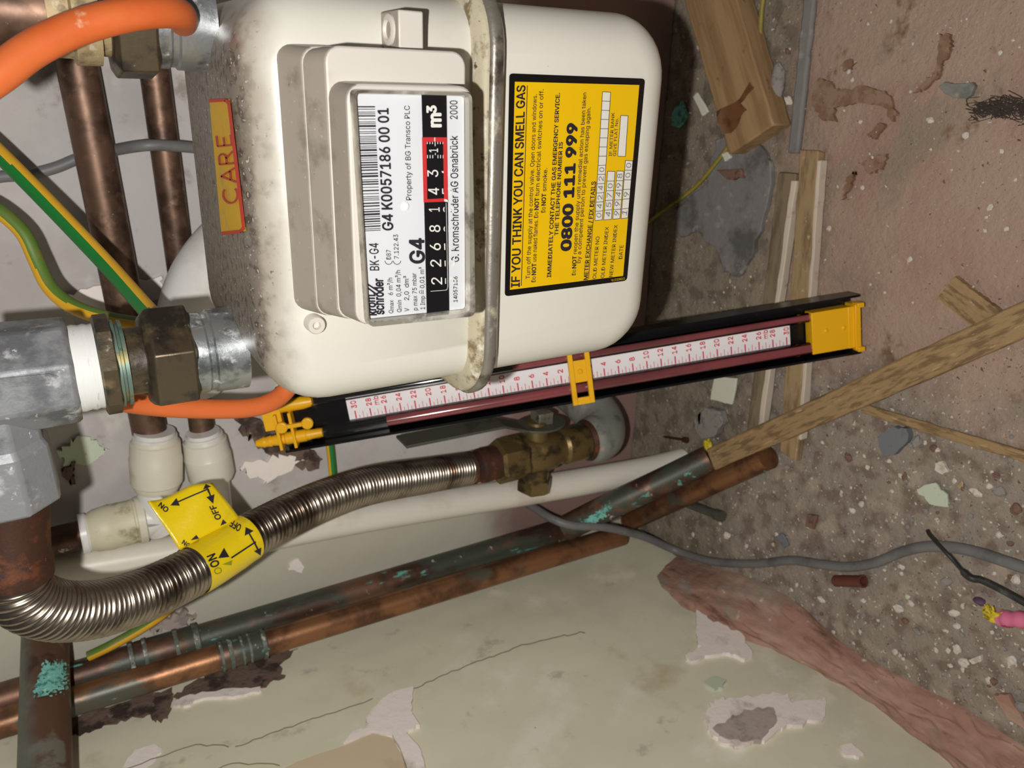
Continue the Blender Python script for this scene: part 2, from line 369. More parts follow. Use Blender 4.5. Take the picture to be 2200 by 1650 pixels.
# ------------------------------------------------------------------ printed text and marks laid on a surface
FONT = None
try:
    import os
    FONT = bpy.data.fonts.load(os.path.join(bpy.utils.system_resource('DATAFILES', path='fonts'), 'Inter.woff2'))
except Exception:
    FONT = None
_tc = {}
def text2d(s, bold):
    if (s, bold) in _tc: return _tc[(s, bold)]
    cu = bpy.data.curves.new('t', 'FONT'); cu.body = s; cu.size = 1; cu.offset = bold; cu.resolution_u = 3
    if FONT is not None: cu.font = FONT
    o = bpy.data.objects.new('t', cu); COL.objects.link(o)
    bpy.context.view_layer.update()
    me = bpy.data.meshes.new_from_object(o.evaluated_get(bpy.context.evaluated_depsgraph_get()))
    vs = [(v.co.x, v.co.y) for v in me.vertices]; fs = [tuple(p.vertices) for p in me.polygons]
    bpy.data.objects.remove(o); bpy.data.curves.remove(cu); bpy.data.meshes.remove(me)
    _tc[(s, bold)] = (vs, fs); return vs, fs
CAP = None
def _w(t):
    xs = [x for x, y in text2d(t, 0.0)[0]]; return min(xs), max(xs)
def _strip(a, b, w):                          # one straight stroke, w wide along x
    return [(a[0] - w / 2, a[1]), (a[0] + w / 2, a[1]), (b[0] + w / 2, b[1]), (b[0] - w / 2, b[1])]
_gc = {}
def glyph(ch):
    """Shapes and advance of one character; K, k and 4 are drawn stroke by stroke."""
    if ch in _gc: return _gc[ch]
    a, b = _w('HH'); c, d = _w('H' + ch + 'H'); adv = (d - c) - (b - a)
    if ch == ' ': _gc[ch] = ([], adv); return _gc[ch]
    vs, fs = text2d(ch, 0.0)
    if FONT is not None and ch in 'Kk4':
        x0 = min(x for x, y in vs); x1 = max(x for x, y in vs); h = max(y for x, y in vs)
        sw = .064; W = x1 - x0
        if ch == '4':
            xs = x1 - .26 * W
            qs = [_strip((xs, 0), (xs, h), sw), [(x0, .20 * h), (x1, .20 * h), (x1, .20 * h + sw), (x0, .20 * h + sw)],
                  _strip((x0 + sw * .6, .20 * h + sw * .5), (xs - sw * .15, h), sw * 1.25)]
        else:
            t = h if ch == 'K' else h * .74
            qs = [_strip((x0 + sw / 2, 0), (x0 + sw / 2, h), sw), _strip((x0 + sw * .8, t * .33), (x1 - sw * .75, t), sw * 1.35),
                  _strip((x1 - sw * .62, 0), (x0 + W * .40, t * .60), sw * 1.3)]
        shapes = [(q, [(0, 1, 2, 3)]) for q in qs]
    else: shapes = [(vs, fs)]
    _gc[ch] = (shapes, adv); return _gc[ch]
def layout(s):
    out = []; x = 0.0
    for ch in s:
        sh, adv = glyph(ch)
        for k, (vs, fs) in enumerate(sh): out.append(([(px + x, py) for px, py in vs], fs, k))
        x += adv
    xs = [px for vs, fs, k in out for px, py in vs]
    return out, min(xs), max(xs)
def text(mb, s, p0, p1, cap, surf, bold=0.0):
    """Baseline from p0 to p1 and cap height vector, all in photo coordinates; surf carries them onto the printed face."""
    global CAP
    if CAP is None: CAP = max(y for x, y in text2d('H', 0.0)[0])
    shapes, x0, x1 = layout(s)
    p0, p1 = V(p0), V(p1); cap = V(cap)
    sh = [(0, 0)]                            # heavier strokes: the outline repeated with a small spread
    if bold >= .004:
        nb = 10 if bold > .03 else (6 if bold > .012 else 4)
        sh += [(bold * math.cos(2 * PI * k / nb), .8 * bold * math.sin(2 * PI * k / nb)) for k in range(nb)]
    for c, (dx, dy) in enumerate(sh):
        for vs, fs, k in shapes:
            out = []
            for x, y in vs:
                p = surf(*(p0 + (p1 - p0) * ((x + dx - x0) / (x1 - x0)) + cap * ((y + dy) / CAP)))
                out.append(p + (EYE - p).normalized() * (.000008 * (c * 3 + k)))
            mb.add(out, fs)
def plane(y): return lambda u, v: at(u, v, y)
def poly(mb, pts, surf): mb.flat([surf(*p) for p in pts])
def line(mb, pts, w, surf):
    for a, b in zip(pts, pts[1:]):
        a, b = V(a), V(b); n = (b - a).orthogonal().normalized() * w / 2
        k = max(1, int((b - a).length / 9)); vs = []
        for i in range(k + 1):
            c = a.lerp(b, i / k); vs += [surf(*(c + n)), surf(*(c - n))]
        mb.add(vs, [(2 * i, 2 * i + 2, 2 * i + 3, 2 * i + 1) for i in range(k)])
def on_mesh(obj, off=.0004):
    me = obj.data; o0 = ORG[obj.name]; Rz = Matrix.Rotation(obj.rotation_euler.z, 3, 'Z')
    bvh = BVHTree.FromPolygons([Rz @ v.co + o0 for v in me.vertices], [tuple(p.vertices) for p in me.polygons])
    last = [None]
    def f(u, v):
        d = ray(u, v).normalized(); h = bvh.ray_cast(EYE, d)
        if h[0] is None:
            return EYE + d * (last[0] or .5)
        n = h[1] if h[1].dot(d) < 0 else -h[1]
        last[0] = h[3]
        return h[0] + n * off
    return f
def ragged(pts, n=5, amp=4, seed=1):
    rnd = random.Random(seed); out = []
    for (a, b) in zip(pts, pts[1:] + pts[:1]):
        for k in range(n):
            t = k / n; j = 0 if k == 0 else amp
            out.append((a[0] + (b[0] - a[0]) * t + rnd.uniform(-j, j), a[1] + (b[1] - a[1]) * t + rnd.uniform(-j, j)))
    return out

# ================================================================== THE SETTING
WY, WX = .69, -.54
mb = MB(); mb.grid(90, 90, lambda a, b: V((WX + a * 1.0, WY + .003 * noise.noise(V((a * 9, b * 9, 2))) + .0012 * noise.noise(V((a * 40, b * 40, 5))), b * 1.05)))
mb.add([V((WX, WY + .06, 0)), V((WX + 1, WY + .06, 0)), V((WX + 1, WY + .06, 1.05)), V((WX, WY + .06, 1.05))], [(0, 1, 2, 3)])
wall_back = structure(mb.build('wall_back', 'wall_back', org=(0, WY, 0)))
mb = MB(); mb.grid(90, 90, lambda a, b: V((WX + .003 * noise.noise(V((a * 7, b * 9, 7))) + .001 * noise.noise(V((a * 30, b * 30, 1))), -.10 + a * .80, b * 1.05)))
mb.add([V((WX - .06, -.1, 0)), V((WX - .06, .7, 0)), V((WX - .06, .7, 1.05)), V((WX - .06, -.1, 1.05))], [(0, 1, 2, 3)])
wall_left = structure(mb.build('wall_left', 'wall_left', org=(WX, 0, 0)))
def floor_h(x, y): return .0022 * noise.noise(V((x * 11, y * 11, 3))) + .0012 * noise.noise(V((x * 45, y * 45, 9))) - .003
mb = MB(); mb.grid(140, 110, lambda a, b: V((WX - .02 + a * 1.05, -.10 + b * .81, floor_h(a * 1.05, b * .81))))
mb.add([V((WX, -.1, -.05)), V((WX + 1.03, -.1, -.05)), V((WX + 1.03, .7, -.05)), V((WX, .7, -.05))], [(0, 1, 2, 3)])
floor = structure(mb.build('floor', 'floor', org=(0, 0, 0)))

# crumbled render at the foot of the left wall
top_e = [(1340, 1125), (1400, 1172), (1500, 1212), (1600, 1238), (1700, 1292), (1800, 1378), (1900, 1438), (2000, 1488), (2100, 1545), (2200, 1612), (2320, 1690)]
low_e = [(1335, 1140), (1375, 1205), (1440, 1262), (1500, 1312), (1600, 1362), (1700, 1408), (1800, 1452), (1900, 1512), (1960, 1560), (2050, 1630), (2150, 1720)]
A = catmull([fl(u, v, .0) for u, v in top_e], 8)
Bp = catmull([lw(u, v, WX - .003) for u, v in low_e], 8)
def base_fn(a, b):
    i = min(int(a * (len(A) - 1)), len(A) - 2); t = a * (len(A) - 1) - i
    p, q = A[i].lerp(A[i + 1], t), Bp[i].lerp(Bp[i + 1], t)
    r = p.lerp(q, b)
    bulge = math.sin(PI * min(1, b * .9 + .02)) * .012
    k1 = noise.noise(V((r.x * 60, r.y * 14, 4))); k2 = noise.noise(V((r.y * 9, 3.3, 8)))
    r.z += bulge * (1 + .6 * k1) + .004 * noise.noise(V((r.x * 120, r.y * 30, 1)))
    r.z += .0045 * min(0, math.sin(b * 11 + k2 * 6 + k1 * 1.5)) + .003 * noise.noise(V((r.x * 210, r.y * 80, 6)))
    r.z += .010 * b
    if b == 0: r.z = -.004
    return r
mb = MB(); mb.grid(240, 40, base_fn)
structure(mb.build('trim_1', 'brick_base', angle=60, org=(WX, .4, 0)))

def wall_patch(parent, name, mat, pts, surf, nrm, th=.0012, n=5, amp=4, seed=1):
    P = [surf(*p) for p in ragged(pts, n, amp, seed)]
    m = MB(); m.prism([p + V(nrm) * -.004 for p in P], V(nrm) * (.004 + th)); return m.build(name, mat, parent)
LWS = lambda u, v: lw(u, v, WX + .0005)
NX = (1, 0, 0)
wall_patch(wall_left, 'bare_plaster_patch', 'plaster_tan', [(560, 1680), (640, 1640), (740, 1606), (800, 1580), (842, 1590), (868, 1640), (880, 1690)], LWS, NX, .0024, 4, 1)
wall_patch(wall_left, 'bare_plaster_patch', 'plaster_white', [(845, 1493), (888, 1481), (886, 1500), (884, 1535), (902, 1564), (872, 1578), (905, 1620), (914, 1660), (880, 1670), (862, 1620), (843, 1584), (800, 1577), (738, 1604), (758, 1580), (788, 1566), (786, 1552), (815, 1515)], LWS, NX, .0042, 4, 2)
wall_patch(wall_left, 'bare_plaster_patch', 'plaster_white', [(1535, 1508), (1580, 1505), (1640, 1496), (1692, 1495), (1700, 1515), (1772, 1503), (1766, 1552), (1690, 1562), (1652, 1590), (1600, 1607), (1550, 1602), (1520, 1572), (1517, 1532)], LWS, NX, .0032, 5, 5, 3)
wall_patch(wall_left, 'bare_plaster_patch', 'plaster_grey', [(1530, 1572), (1568, 1550), (1600, 1532), (1660, 1528), (1666, 1560), (1635, 1598), (1600, 1601), (1558, 1594)], LWS, NX, .0044, 5, 4, 4)
wall_patch(wall_left, 'bare_plaster_patch', 'plaster_white', [(1499, 1308), (1532, 1342), (1562, 1350), (1600, 1375), (1616, 1412), (1592, 1420), (1565, 1408), (1520, 1414), (1482, 1426), (1472, 1414), (1506, 1394), (1494, 1365)], LWS, NX, .0035, 4, 4, 5)
wall_patch(wall_left, 'bare_plaster_patch', 'plaster_white', [(265, 1648), (290, 1612), (330, 1600), (350, 1612), (330, 1640), (290, 1668)], LWS, NX, .001, 4, 3, 6)
wall_patch(wall_left, 'bare_plaster_patch', 'plaster_white', [(1805, 1605), (1830, 1598), (1855, 1620), (1840, 1628), (1815, 1624)], LWS, NX, .001, 3, 3, 7)
wall_patch(wall_left, 'bare_plaster_patch', 'green_chip', [(1512, 1468), (1535, 1458), (1560, 1466), (1552, 1484), (1528, 1482)], LWS, NX, .003, 3, 3, 8)
wall_patch(wall_left, 'crumbled_patch', 'brown_hole', [(150, 1545), (250, 1515), (370, 1478), (372, 1500), (360, 1545), (335, 1552), (318, 1535), (260, 1548), (205, 1568), (150, 1585)], LWS, NX, .0012, 5, 5, 9)
wall_patch(wall_left, 'crumbled_patch', 'brown_hole', [(372, 1498), (410, 1470), (470, 1438), (560, 1405), (640, 1395), (600, 1432), (612, 1458), (560, 1478), (500, 1480), (440, 1492), (395, 1508)], LWS, NX, .0012, 5, 5, 10)
wall_patch(wall_left, 'bare_plaster_patch', 'plaster_white', [(370, 1512), (400, 1498), (445, 1490), (520, 1482), (560, 1478), (556, 1490), (500, 1500), (440, 1502), (395, 1520), (372, 1520)], LWS, NX, .002, 4, 3, 11)
wall_patch(wall_back, 'bare_plaster_patch', 'plaster_white', [(620, 1210), (640, 1198), (652, 1215), (648, 1228), (618, 1222)], lambda u, v: at(u, v, WY), (0, -1, 0), .003, 3, 3, 12)
for i, (pts, mt) in enumerate([
        ([(122, 965), (165, 935), (210, 945), (235, 965), (200, 990), (135, 1000)], 'green_chip'),
        ([(560, 905), (600, 915), (650, 930), (690, 985), (660, 1010), (600, 985), (560, 960), (530, 930)], 'brown_hole'),
        ([(515, 1000), (560, 985), (620, 975), (650, 985), (620, 1010), (570, 1030), (535, 1025)], 'plaster_white'),
        ([(500, 880), (560, 900), (555, 930), (520, 935)], 'brown_hole'),
        ([(135, 1010), (152, 990), (160, 1020), (150, 1035)], 'brown_hole'),
        ([(130, 640), (200, 612), (345, 590), (350, 640), (250, 660), (140, 672)], 'plaster_white'),
        ([(320, 1350), (370, 1310), (420, 1315), (400, 1340), (345, 1352)], 'plaster_grey')]):
    wall_patch(wall_back, 'bare_plaster_patch' if mt != 'brown_hole' else 'crumbled_patch', mt, pts, lambda u, v: at(u, v, WY), (0, -1, 0), .0026 + .0005 * i, 6, 9, 20 + i)
mb = MB()
for pts in ([(505, 1604), (600, 1570), (700, 1535), (815, 1496)], [(885, 1480), (960, 1448), (1050, 1412), (1110, 1390), (1200, 1368), (1268, 1356)], [(420, 1668), (500, 1640), (620, 1644)], [(255, 1655), (420, 1600), (505, 1604)]):
    line(mb, ragged(pts, 7, 2.2, 5)[:-7], 2.2, lambda u, v: lw(u, v, WX + .0042))
mb.build('crack', 'crack', wall_left)

# ================================================================== GAS METER
YF, YB = .33, .478
ZT, ZB, ZS = .526, .3055, .4190
XL, XR = -.1485, .0313
meter = thing('gas_meter', 'cream box gas meter with white index window and yellow emergency label, hanging in the cupboard', 'gas meter', ((XL + XR) / 2, (YF + YB) / 2, .311))

def rrect(x0, x1, z0, z1, rs, n=8):
    (rbl, rbr, rtr, rtl) = rs; pts = []
    for cx, cz, r, a0 in ((x0 + rbl, z0 + rbl, rbl, PI), (x1 - rbr, z0 + rbr, rbr, 1.5 * PI), (x1 - rtr, z1 - rtr, rtr, 0), (x0 + rtl, z1 - rtl, rtl, .5 * PI)):
        for k in range(n + 1):
            w = a0 + .5 * PI * k / n; pts.append((cx + r * math.cos(w), cz + r * math.sin(w)))
    return pts
def shell(z0, z1, upper):
    rf, rb = .021, .026; loops = []
    for k in range(9):
        w = .5 * PI * k / 8; loops.append((rf * (1 - math.sin(w)), YF + rf * (1 - math.cos(w))))
    for k in range(9):
        w = .5 * PI * k / 8; loops.append((rb * (1 - math.cos(w)), YB - rb + rb * math.sin(w)))
    m = MB(); R = .031
    rings = []
    for ins, y in loops:
        r = max(R - ins, .008); s = .003
        if upper: pts = rrect(XL + ins, XR - ins, z0, z1 - ins, (s, s, r, r))
        else: pts = rrect(XL + ins, XR - ins, z0 + ins, z1, (r, r, s, s))
        rings.append([V((x, y, z)) for x, z in pts])
    n = len(rings[0]); vs = [p for r in rings for p in r]; fs = []
    for i in range(len(rings) - 1):
        for k in range(n):
            k2 = (k + 1) % n; fs.append((i * n + k, i * n + k2, (i + 1) * n + k2, (i + 1) * n + k))
    fs.append(tuple(range(n))); fs.append(tuple((len(rings) - 1) * n + k for k in range(n))[::-1])
    return m.add(vs, fs)
upper = shell(ZS, ZT, True).build('upper_shell', 'cream_upper', meter, angle=50)
lower = shell(ZB, ZS, False).build('lower_shell', 'cream', meter, angle=50)

def ring_sweep(prof):
    pr = .022; path = []
    for cx, cy, a0 in ((XL + pr, YF + pr, PI), (XR - pr, YF + pr, 1.5 * PI), (XR - pr, YB - pr, 0), (XL + pr, YB - pr, .5 * PI)):
        for k in range(11):
            w = a0 + .5 * PI * k / 10; path.append((V((cx, cy, ZS)) + V((math.cos(w), math.sin(w), 0)) * pr, V((math.cos(w), math.sin(w), 0))))
    m = MB(); np_ = len(prof); vs = []
    for p, nn in path:
        for d, z in prof: vs.append(p + nn * d + V((0, 0, z)))
    n = len(path); fs = []
    for i in range(n):
        i2 = (i + 1) % n
        for k in range(np_):
            k2 = (k + 1) % np_; fs.append((i * np_ + k, i * np_ + k2, i2 * np_ + k2, i2 * np_ + k))
    return m.add(vs, fs)
ring_sweep([(-.003, .0080), (.002, .0076), (.0072, .0062), (.0092, .0046), (.0092, .0034), (-.003, .0034)]).build('seam_lip', 'seam_cream', meter, angle=60)
sb = ring_sweep([(-.003, .0034), (.0096, .0034), (.0112, .0012), (.0108, -.0024), (.0078, -.0048), (.002, -.0056), (-.003, -.0058)]).build('seam_band', 'seam_metal', meter, angle=60)
sb['label'] = 'bare steel rolled seam'

# spigots
def axis_z(u, v, y): return at(u, v, y).z
for i, (x, yy, mt) in enumerate(((-.1357, .402, 'zinc_rust'), (.0186, .402, 'zinc'))):
    p0, p1 = V((x, yy, ZT - .004)), V((x, yy, ZT + .0235))
    m = MB(); m.lathe(p0, p1, [(0, .0215), (.55, .0212), (.58, .0200), (.66, .0200), (.7, .0208), (1, .0208)], 40)
    m.build('spigot', mt, meter)

# index housing
YA, YB2, YC = .315, .302, .287
xr_a = at(620, 93, YF).x; xl_a = at(800, 702, YC).x
zl_a = at(614, 390, YF).z
zr = at(1000, 300, YB2).z
def frustum(m, b0, y0, b1, y1, r=.006):
    A_ = [V((x, y0, z)) for x, z in rrect(*b0, (r,) * 4, 5)]; B_ = [V((x, y1, z)) for x, z in rrect(*b1, (r,) * 4, 5)]
    n = len(A_)
    m.add(A_ + B_, [(k, (k + 1) % n, (k + 1) % n + n, k + n) for k in range(n)] + [tuple(range(n, 2 * n))])
z1a = at(664, 390, YA).z; z1b = at(665, 390, YA).z
z2a = at(712, 390, YB2).z
zc_b = at(722, 390, YB2).z
zc_t = at(752, 390, YC).z
xr_b = at(800, 101, YB2).x; xr_c = at(880, 182, YC).x
zr_c = at(1018, 400, YC).z
xlb = xl_a + .001
m = MB()
frustum(m, (xlb - .004, xr_a, zr - .001, zl_a), YF + .002, (xlb - .003, xr_a - .001, zr, z1a), YA)
frustum(m, (xlb - .0025, xr_a - .0015, zr, z1a - .0004), YA, (xlb - .0015, xr_b, zr, z2a), YB2)
frustum(m, (xlb - .001, xr_c + .0005, zr_c, z2a - .0006), YB2, (xlb, xr_c, zr_c + .0005, zc_t), YC)
hs = m.build('index_housing', ['index', 'dust_plastic'], meter, angle=30, bevel=.0009)
for p in hs.data.polygons:
    if p.normal.z > .35: p.material_index = 1
hs['label'] = 'stepped index housing with dust on its ledges'
# thin pale ridges
m = MB()
for (ua, va), (ub, vb), y in (((640, 108), (677, 680), YA - .0004), ((686, 112), (722, 690), YB2 - .0004)):
    m.tube([at(ua, va, y), at(ub, vb, y)], .0006, 8)
# seal tab
m2 = MB()
q = [at(855, 20, .3125), at(910, 24, .3125), at(909, 107, .3125), at(855, 104, .3125)]
zt0, zt1, xt0, xt1 = q[0].z, q[1].z, q[2].x, q[0].x
m2.box(((xt0 + xt1) / 2, (.3125 + YF + .001) / 2, (zt0 + zt1) / 2), (xt1 - xt0, YF + .001 - .3125, abs(zt0 - zt1)))
tb = m2.build('seal_tab', ['index', 'dust_plastic'], meter, bevel=.0008)
for p in tb.data.polygons:
    if p.normal.z > .5: p.material_index = 1
m2 = MB(); cr = V(((xt0 + xt1) / 2, .3215, zt0)); m2.lathe(cr - V((0, 0, .001)), cr + V((0, 0, .0022)), [(0, .0060), (.55, .0060), (.7, .0052), (.7, .0040), (.2, .0034)], 28); m2.build('seal_eye', 'index', tb)
# screw boss
m2 = MB(); c = at(672, 692, YF); m2.lathe(c, c - V((0, .006, 0)), [(0, .0042), (.9, .004), (1, .0036), (1, .0018), (.6, .0016)], 24); m2.build('screw_boss', 'index', meter)

# window: bezel ring, plate, print
YP = YC - .0006
m = MB()
outer = [(750, 190), (1005, 196), (1014, 675), (783, 699)]
inner = [(760, 203), (996, 208), (998, 662), (787, 684)]
def quad_r(q, r, y, n=4):
    out = []
    for i in range(4):
        p, a, b = V(q[i]), V(q[i - 1]), V(q[(i + 1) % 4])
        pa = p + (a - p).normalized() * r; pb = p + (b - p).normalized() * r
        for k in range(n + 1):
            t = k / n; out.append(at(*(pa * (1 - t) ** 2 + p * 2 * t * (1 - t) + pb * t * t), y))
    return out
o_, i_ = quad_r(outer, 16, YC), quad_r(inner, 10, YC)
n = len(o_); up = V((0, -.0042, 0))
m.add([p + V((0, .001, 0)) for p in o_] + [p + up for p in quad_r([(752, 192), (1003, 198), (1012, 674), (784, 697)], 15, YC)] + [p + up * .9 for p in quad_r([(757, 199), (998, 205), (1001, 666), (787, 688)], 12, YC)] + [p + V((0, .0005, 0)) for p in i_],
      [(a * n + k, a * n + (k + 1) % n, (a + 1) * n + (k + 1) % n, (a + 1) * n + k) for a in range(3) for k in range(n)])
bez = m.build('window_bezel', 'bezel', meter, angle=25)
bez['label'] = 'clear moulded window surround'
SP = plane(YP); SP2 = plane(YP - .0002)
m = MB(); m.prism(quad_r([(759, 201), (997, 207), (999, 663), (786, 685)], 8, YP), V((0, .0005, 0)))
plate = m.build('dial_plate', 'white_plate', meter); plate['label'] = 'white printed dial plate'
m = MB(); m.add(quad_r([(760, 202), (997, 207), (999, 662), (787, 684)], 8, YC - .0028), [tuple(range(20))])
m.build('window_pane', 'clear', meter)
# lettering on the plate
m = MB()
T = [("BK-G4", (814.5, 581), (812.5, 522.5), 19.5, .012), ("G4 K0057186 00 01", (844.5, 494.5), (834, 233), 22.5, .025),
     ("krom", (809, 677), (804, 634), 19, .035), ("schröder", (825, 675), (822.5, 599), 20, .035),
     ("Q", (845, 673), (844.5, 666), 9.5, .008), ("max", (846, 664.5), (845, 645), 9, .008), ("6 m³/h", (844, 634), (842.7, 597), 10, .008),
     ("Q", (862.7, 670.7), (862.2, 663.5), 9.5, .008), ("min", (863.2, 662), (862, 645), 9, .008), ("0,04 m³/h", (861.6, 637), (860, 580.7), 10, .008),
     ("V", (879, 669), (878.8, 662), 10, .008), ("2,0  dm³", (878.6, 645), (878, 593), 10, .008),
     ("p max 75 mbar", (897, 666.7), (894, 587), 9.5, .008), ("1 Imp", (913, 664.7), (912.4, 636), 9.5, .008), ("0,01 m³", (911.7, 619), (910.7, 574), 9.5, .008),
     ("D87", (840, 557.5), (839.7, 537), 10, .006), ("7.122.43", (857, 556), (855, 504), 10, .006),
     ("G4", (912, 565), (910.5, 513), 31, .03), ("Property of BG Transco PLC", (884, 430), (880, 227), 11.5, .006),
     ("2000", (983, 256), (982.5, 216), 16, .008), ("G. Kromschröder AG Osnabrück", (986, 562.7), (983, 292), 16, .01), ("14057186", (982.7, 649), (982.7, 594), 8.5, .012)]
for s, a, b, c, bo in T: text(m, s, a, b, (-c, 0), SP2, bo)
line(m, [(810, 633), (788, 617)], 3.6, SP2); line(m, [(815, 627), (789, 610)], 3.6, SP2)
for k in range(2): line(m, [(906 + 3.2 * k, 632), (906 + 3.2 * k, 623)], 1.3, SP2)
line(m, [(903, 631), (900.5, 627.5), (903, 624)], 1.3, SP2)
def arc(c, r, a0, a1, n=10, sy=1.0): return [(c[0] + r * math.cos(a0 + (a1 - a0) * k / n), c[1] + sy * r * math.sin(a0 + (a1 - a0) * k / n)) for k in range(n + 1)]
line(m, arc((835, 560), 8, .05, PI - .05), 1.4, SP2); line(m, arc((853, 560), 8, .05, PI - .05), 1.4, SP2)
rb = random.Random(5); t = 0.0
while t < 1:
    w = rb.choice([.006, .006, .011, .016]); a0, a1 = t, min(1, t + w)
    L0, L1 = V((768.6, 228)), V((782.7, 497)); R0, R1 = V((805.5, 228)), V((818, 495))
    m.add([SP2(*L0.lerp(L1, a0)), SP2(*L0.lerp(L1, a1)), SP2(*R0.lerp(R1, a1)), SP2(*R0.lerp(R1, a0))], [(0, 1, 2, 3)])
    t += w + rb.choice([.008, .008, .011, .017])
m.build('lettering', 'ink', plate)
m = MB(); m.lathe(at(869, 442.7, YP - .0002), at(869, 442.7, YP - .0006), [(0, .0017), (.6, .0017), (1, .0012)], 20); m.build('plate_rivet', 'white_plate', plate)
# counter: black strip with red frame, number drums behind
m = MB()
st = [(905.5, 203), (959, 205.5), (965, 667), (916.7, 672.7)]
win = [(916, 304), (952, 304), (958.7, 620), (924, 622)]
SK = plane(YP - .0010)
def ringpoly(mm, oq, iq, surf):
    for k in range(4):
        k2 = (k + 1) % 4; mm.add([surf(*oq[k]), surf(*oq[k2]), surf(*iq[k2]), surf(*iq[k])], [(0, 1, 2, 3)])
ringpoly(m, st, win, SK)
for e, (a, b) in enumerate(zip(st, st[1:] + st[:1])): m.add([SK(*a), SK(*b), SP(*b), SP(*a)], [(0, 1, 2, 3)])
cnt = m.build('counter_strip', 'black_plate', meter, smooth=False)
m = MB(); m.prism([at(*p, YP - .0004) for p in [(912, 300), (956, 300), (962, 624), (920, 627)]], V((0, .0002, 0)))
m.build('number_drums', 'black_plate', cnt)
m = MB(); SR = plane(YP - .0012)
ringpoly(m, [(906.5, 295), (960, 295), (962, 433), (910, 435)], [(916, 304.5), (952, 304.5), (953.8, 426), (918, 428)], SR)
rf = m.build('red_frame', 'red_print', cnt, smooth=False); rf['label'] = 'red decimal frame'
m = MB(); SD = plane(YP - .0006)
for ch, u, v in (('2', 938.6, 603.6), ('2', 936.5, 565.4), ('6', 935.5, 530), ('8', 934.5, 491), ('1', 933.3, 450), ('4', 932, 411), ('3', 930, 372.5)):
    w = 7.5 if ch != '1' else 4.5
    text(m, ch, (u + 11.5, v + w), (u + 11, v - w), (-23, 0), SD, .004)
for ch, u, v in (('3', 975, 604), ('3', 974, 566), ('7', 973, 530), ('9', 972, 492), ('2', 971, 450), ('5', 968.5, 411), ('4', 968, 372)):
    text(m, ch, (u + 4.5, v + 7), (u + 4, v - 7), (-23, 0), plane(YP - .0005), .002)
text(m, '1', (941, 327), (941, 319), (-19, 0), SD, .004)
for k in range(7):
    u = 918 + 5.6 * k
    line(m, [(u, 305), (u, 309.5 if k != 3 else 314)], 1.6, SD); line(m, [(u + .5, 333), (u + .5, 340) if k != 3 else (u + .5, 329)], 1.6, SD)
text(m, 'm', (947.5, 271.6), (947, 244.5), (-27, 0), SR, .04)
text(m, '3', (937, 242), (936.8, 228), (-19.5, 0), SR, .045)
text(m, ',', (957.7, 433), (957.7, 428.5), (-18, 0), plane(YP - .0014), .03)
line(m, [(934, 295.5), (934, 304)], 2.2, plane(YP - .0014))
line(m, [(958.5, 436), (960, 500), (962, 616), (960, 623), (925, 626)], 1.0, SR)
m.build('counter_digits', 'white_ink', cnt)

# yellow emergency label
YL = YF - .0004
m = MB()
m.prism(quad_r([(1095, 157.5), (1386, 169), (1347, 603), (1085, 637)], 8, YL), V((0, .0004, 0)))
wl = m.build('warning_label', 'black_border', meter); wl['label'] = 'black edged yellow gas emergency label'
m = MB(); poly(m, [(1106, 175.5), (1373.6, 182.7), (1338.7, 592.7), (1095.5, 622.7)], plane(YL - .00015)); m.build('label_face', 'yellow_label', wl)
m = MB(); m2 = MB(); m3 = MB(); m4 = MB(); s1 = plane(YL - .0003); s2 = plane(YL - .0004); s3 = plane(YL - .0005)
for s, a, b, c, bo in [
    ("IF YOU THINK YOU CAN SMELL GAS", (1116.2, 616), (1128.5, 183.5), 18, .022),
    ("Turn off the supply at the control valve. Open doors and windows.", (1138.5, 599), (1153.6, 202.7), 9, .006),
    ("Do", (1150.5, 606), (1151, 594), 9, .006), ("NOT", (1151.2, 590.5), (1152, 566), 9, .03), ("use naked flames. Do", (1152.2, 562), (1156.6, 455), 9, .006),
    ("NOT", (1157, 450.5), (1158, 425), 9, .03), ("turn electrical switches on or off.", (1158.2, 421), (1167.8, 192), 9, .006),
    ("Do", (1171.5, 456.4), (1172, 444.5), 9, .006), ("NOT", (1172.2, 441), (1173.3, 416), 9, .03), ("smoke.", (1173.5, 411), (1175.8, 361), 9, .006),
    ("IMMEDIATELY CONTACT THE GAS EMERGENCY SERVICE.", (1183.8, 595.5), (1202.7, 200), 8.5, .022),
    ("THE TELEPHONE NUMBER IS", (1199.3, 505.5), (1209, 305.5), 8, .022),
    ("0800 111 999", (1226, 536.5), (1240, 266), 20.5, .048),
    ("Do", (1236.7, 591), (1237.3, 579.5), 8.5, .006), ("NOT", (1237.6, 576), (1238.7, 550), 8.5, .03), ("reopen the supply until remedial action has been taken", (1239, 545.5), (1260, 199), 8.5, .006),
    ("by a competent person to prevent gas escaping again.", (1247, 565), (1269, 230), 8.5, .006),
    ("METER EXCHANGE / FIX DETAILS", (1262.5, 601), (1279.5, 390), 8.5, .022),
    ("OLD METER NO", (1280.5, 599), (1288, 508), 7.5, .006), ("OLD METER INDEX", (1298, 597), (1308, 487), 7.5, .006), ("NEW METER INDEX", (1316, 595), (1327, 483), 7.5, .006),
    ("DATE", (1337, 556), (1339.5, 527), 8, .006), ("IF METER BANK", (1314.5, 335.5), (1320.5, 242), 6.5, .005), ("GIVE FLAT No.", (1323.3, 335), (1328.5, 253.6), 6.5, .005)]:
    text(m, s, a, b, (-c, c * .06), s1, bo)
line(m, [(1120, 614), (1133, 183.5)], 1.5, s1); line(m, [(1264.5, 600), (1281, 390)], 1.2, s1)
m.build('lettering', 'ink', wl)
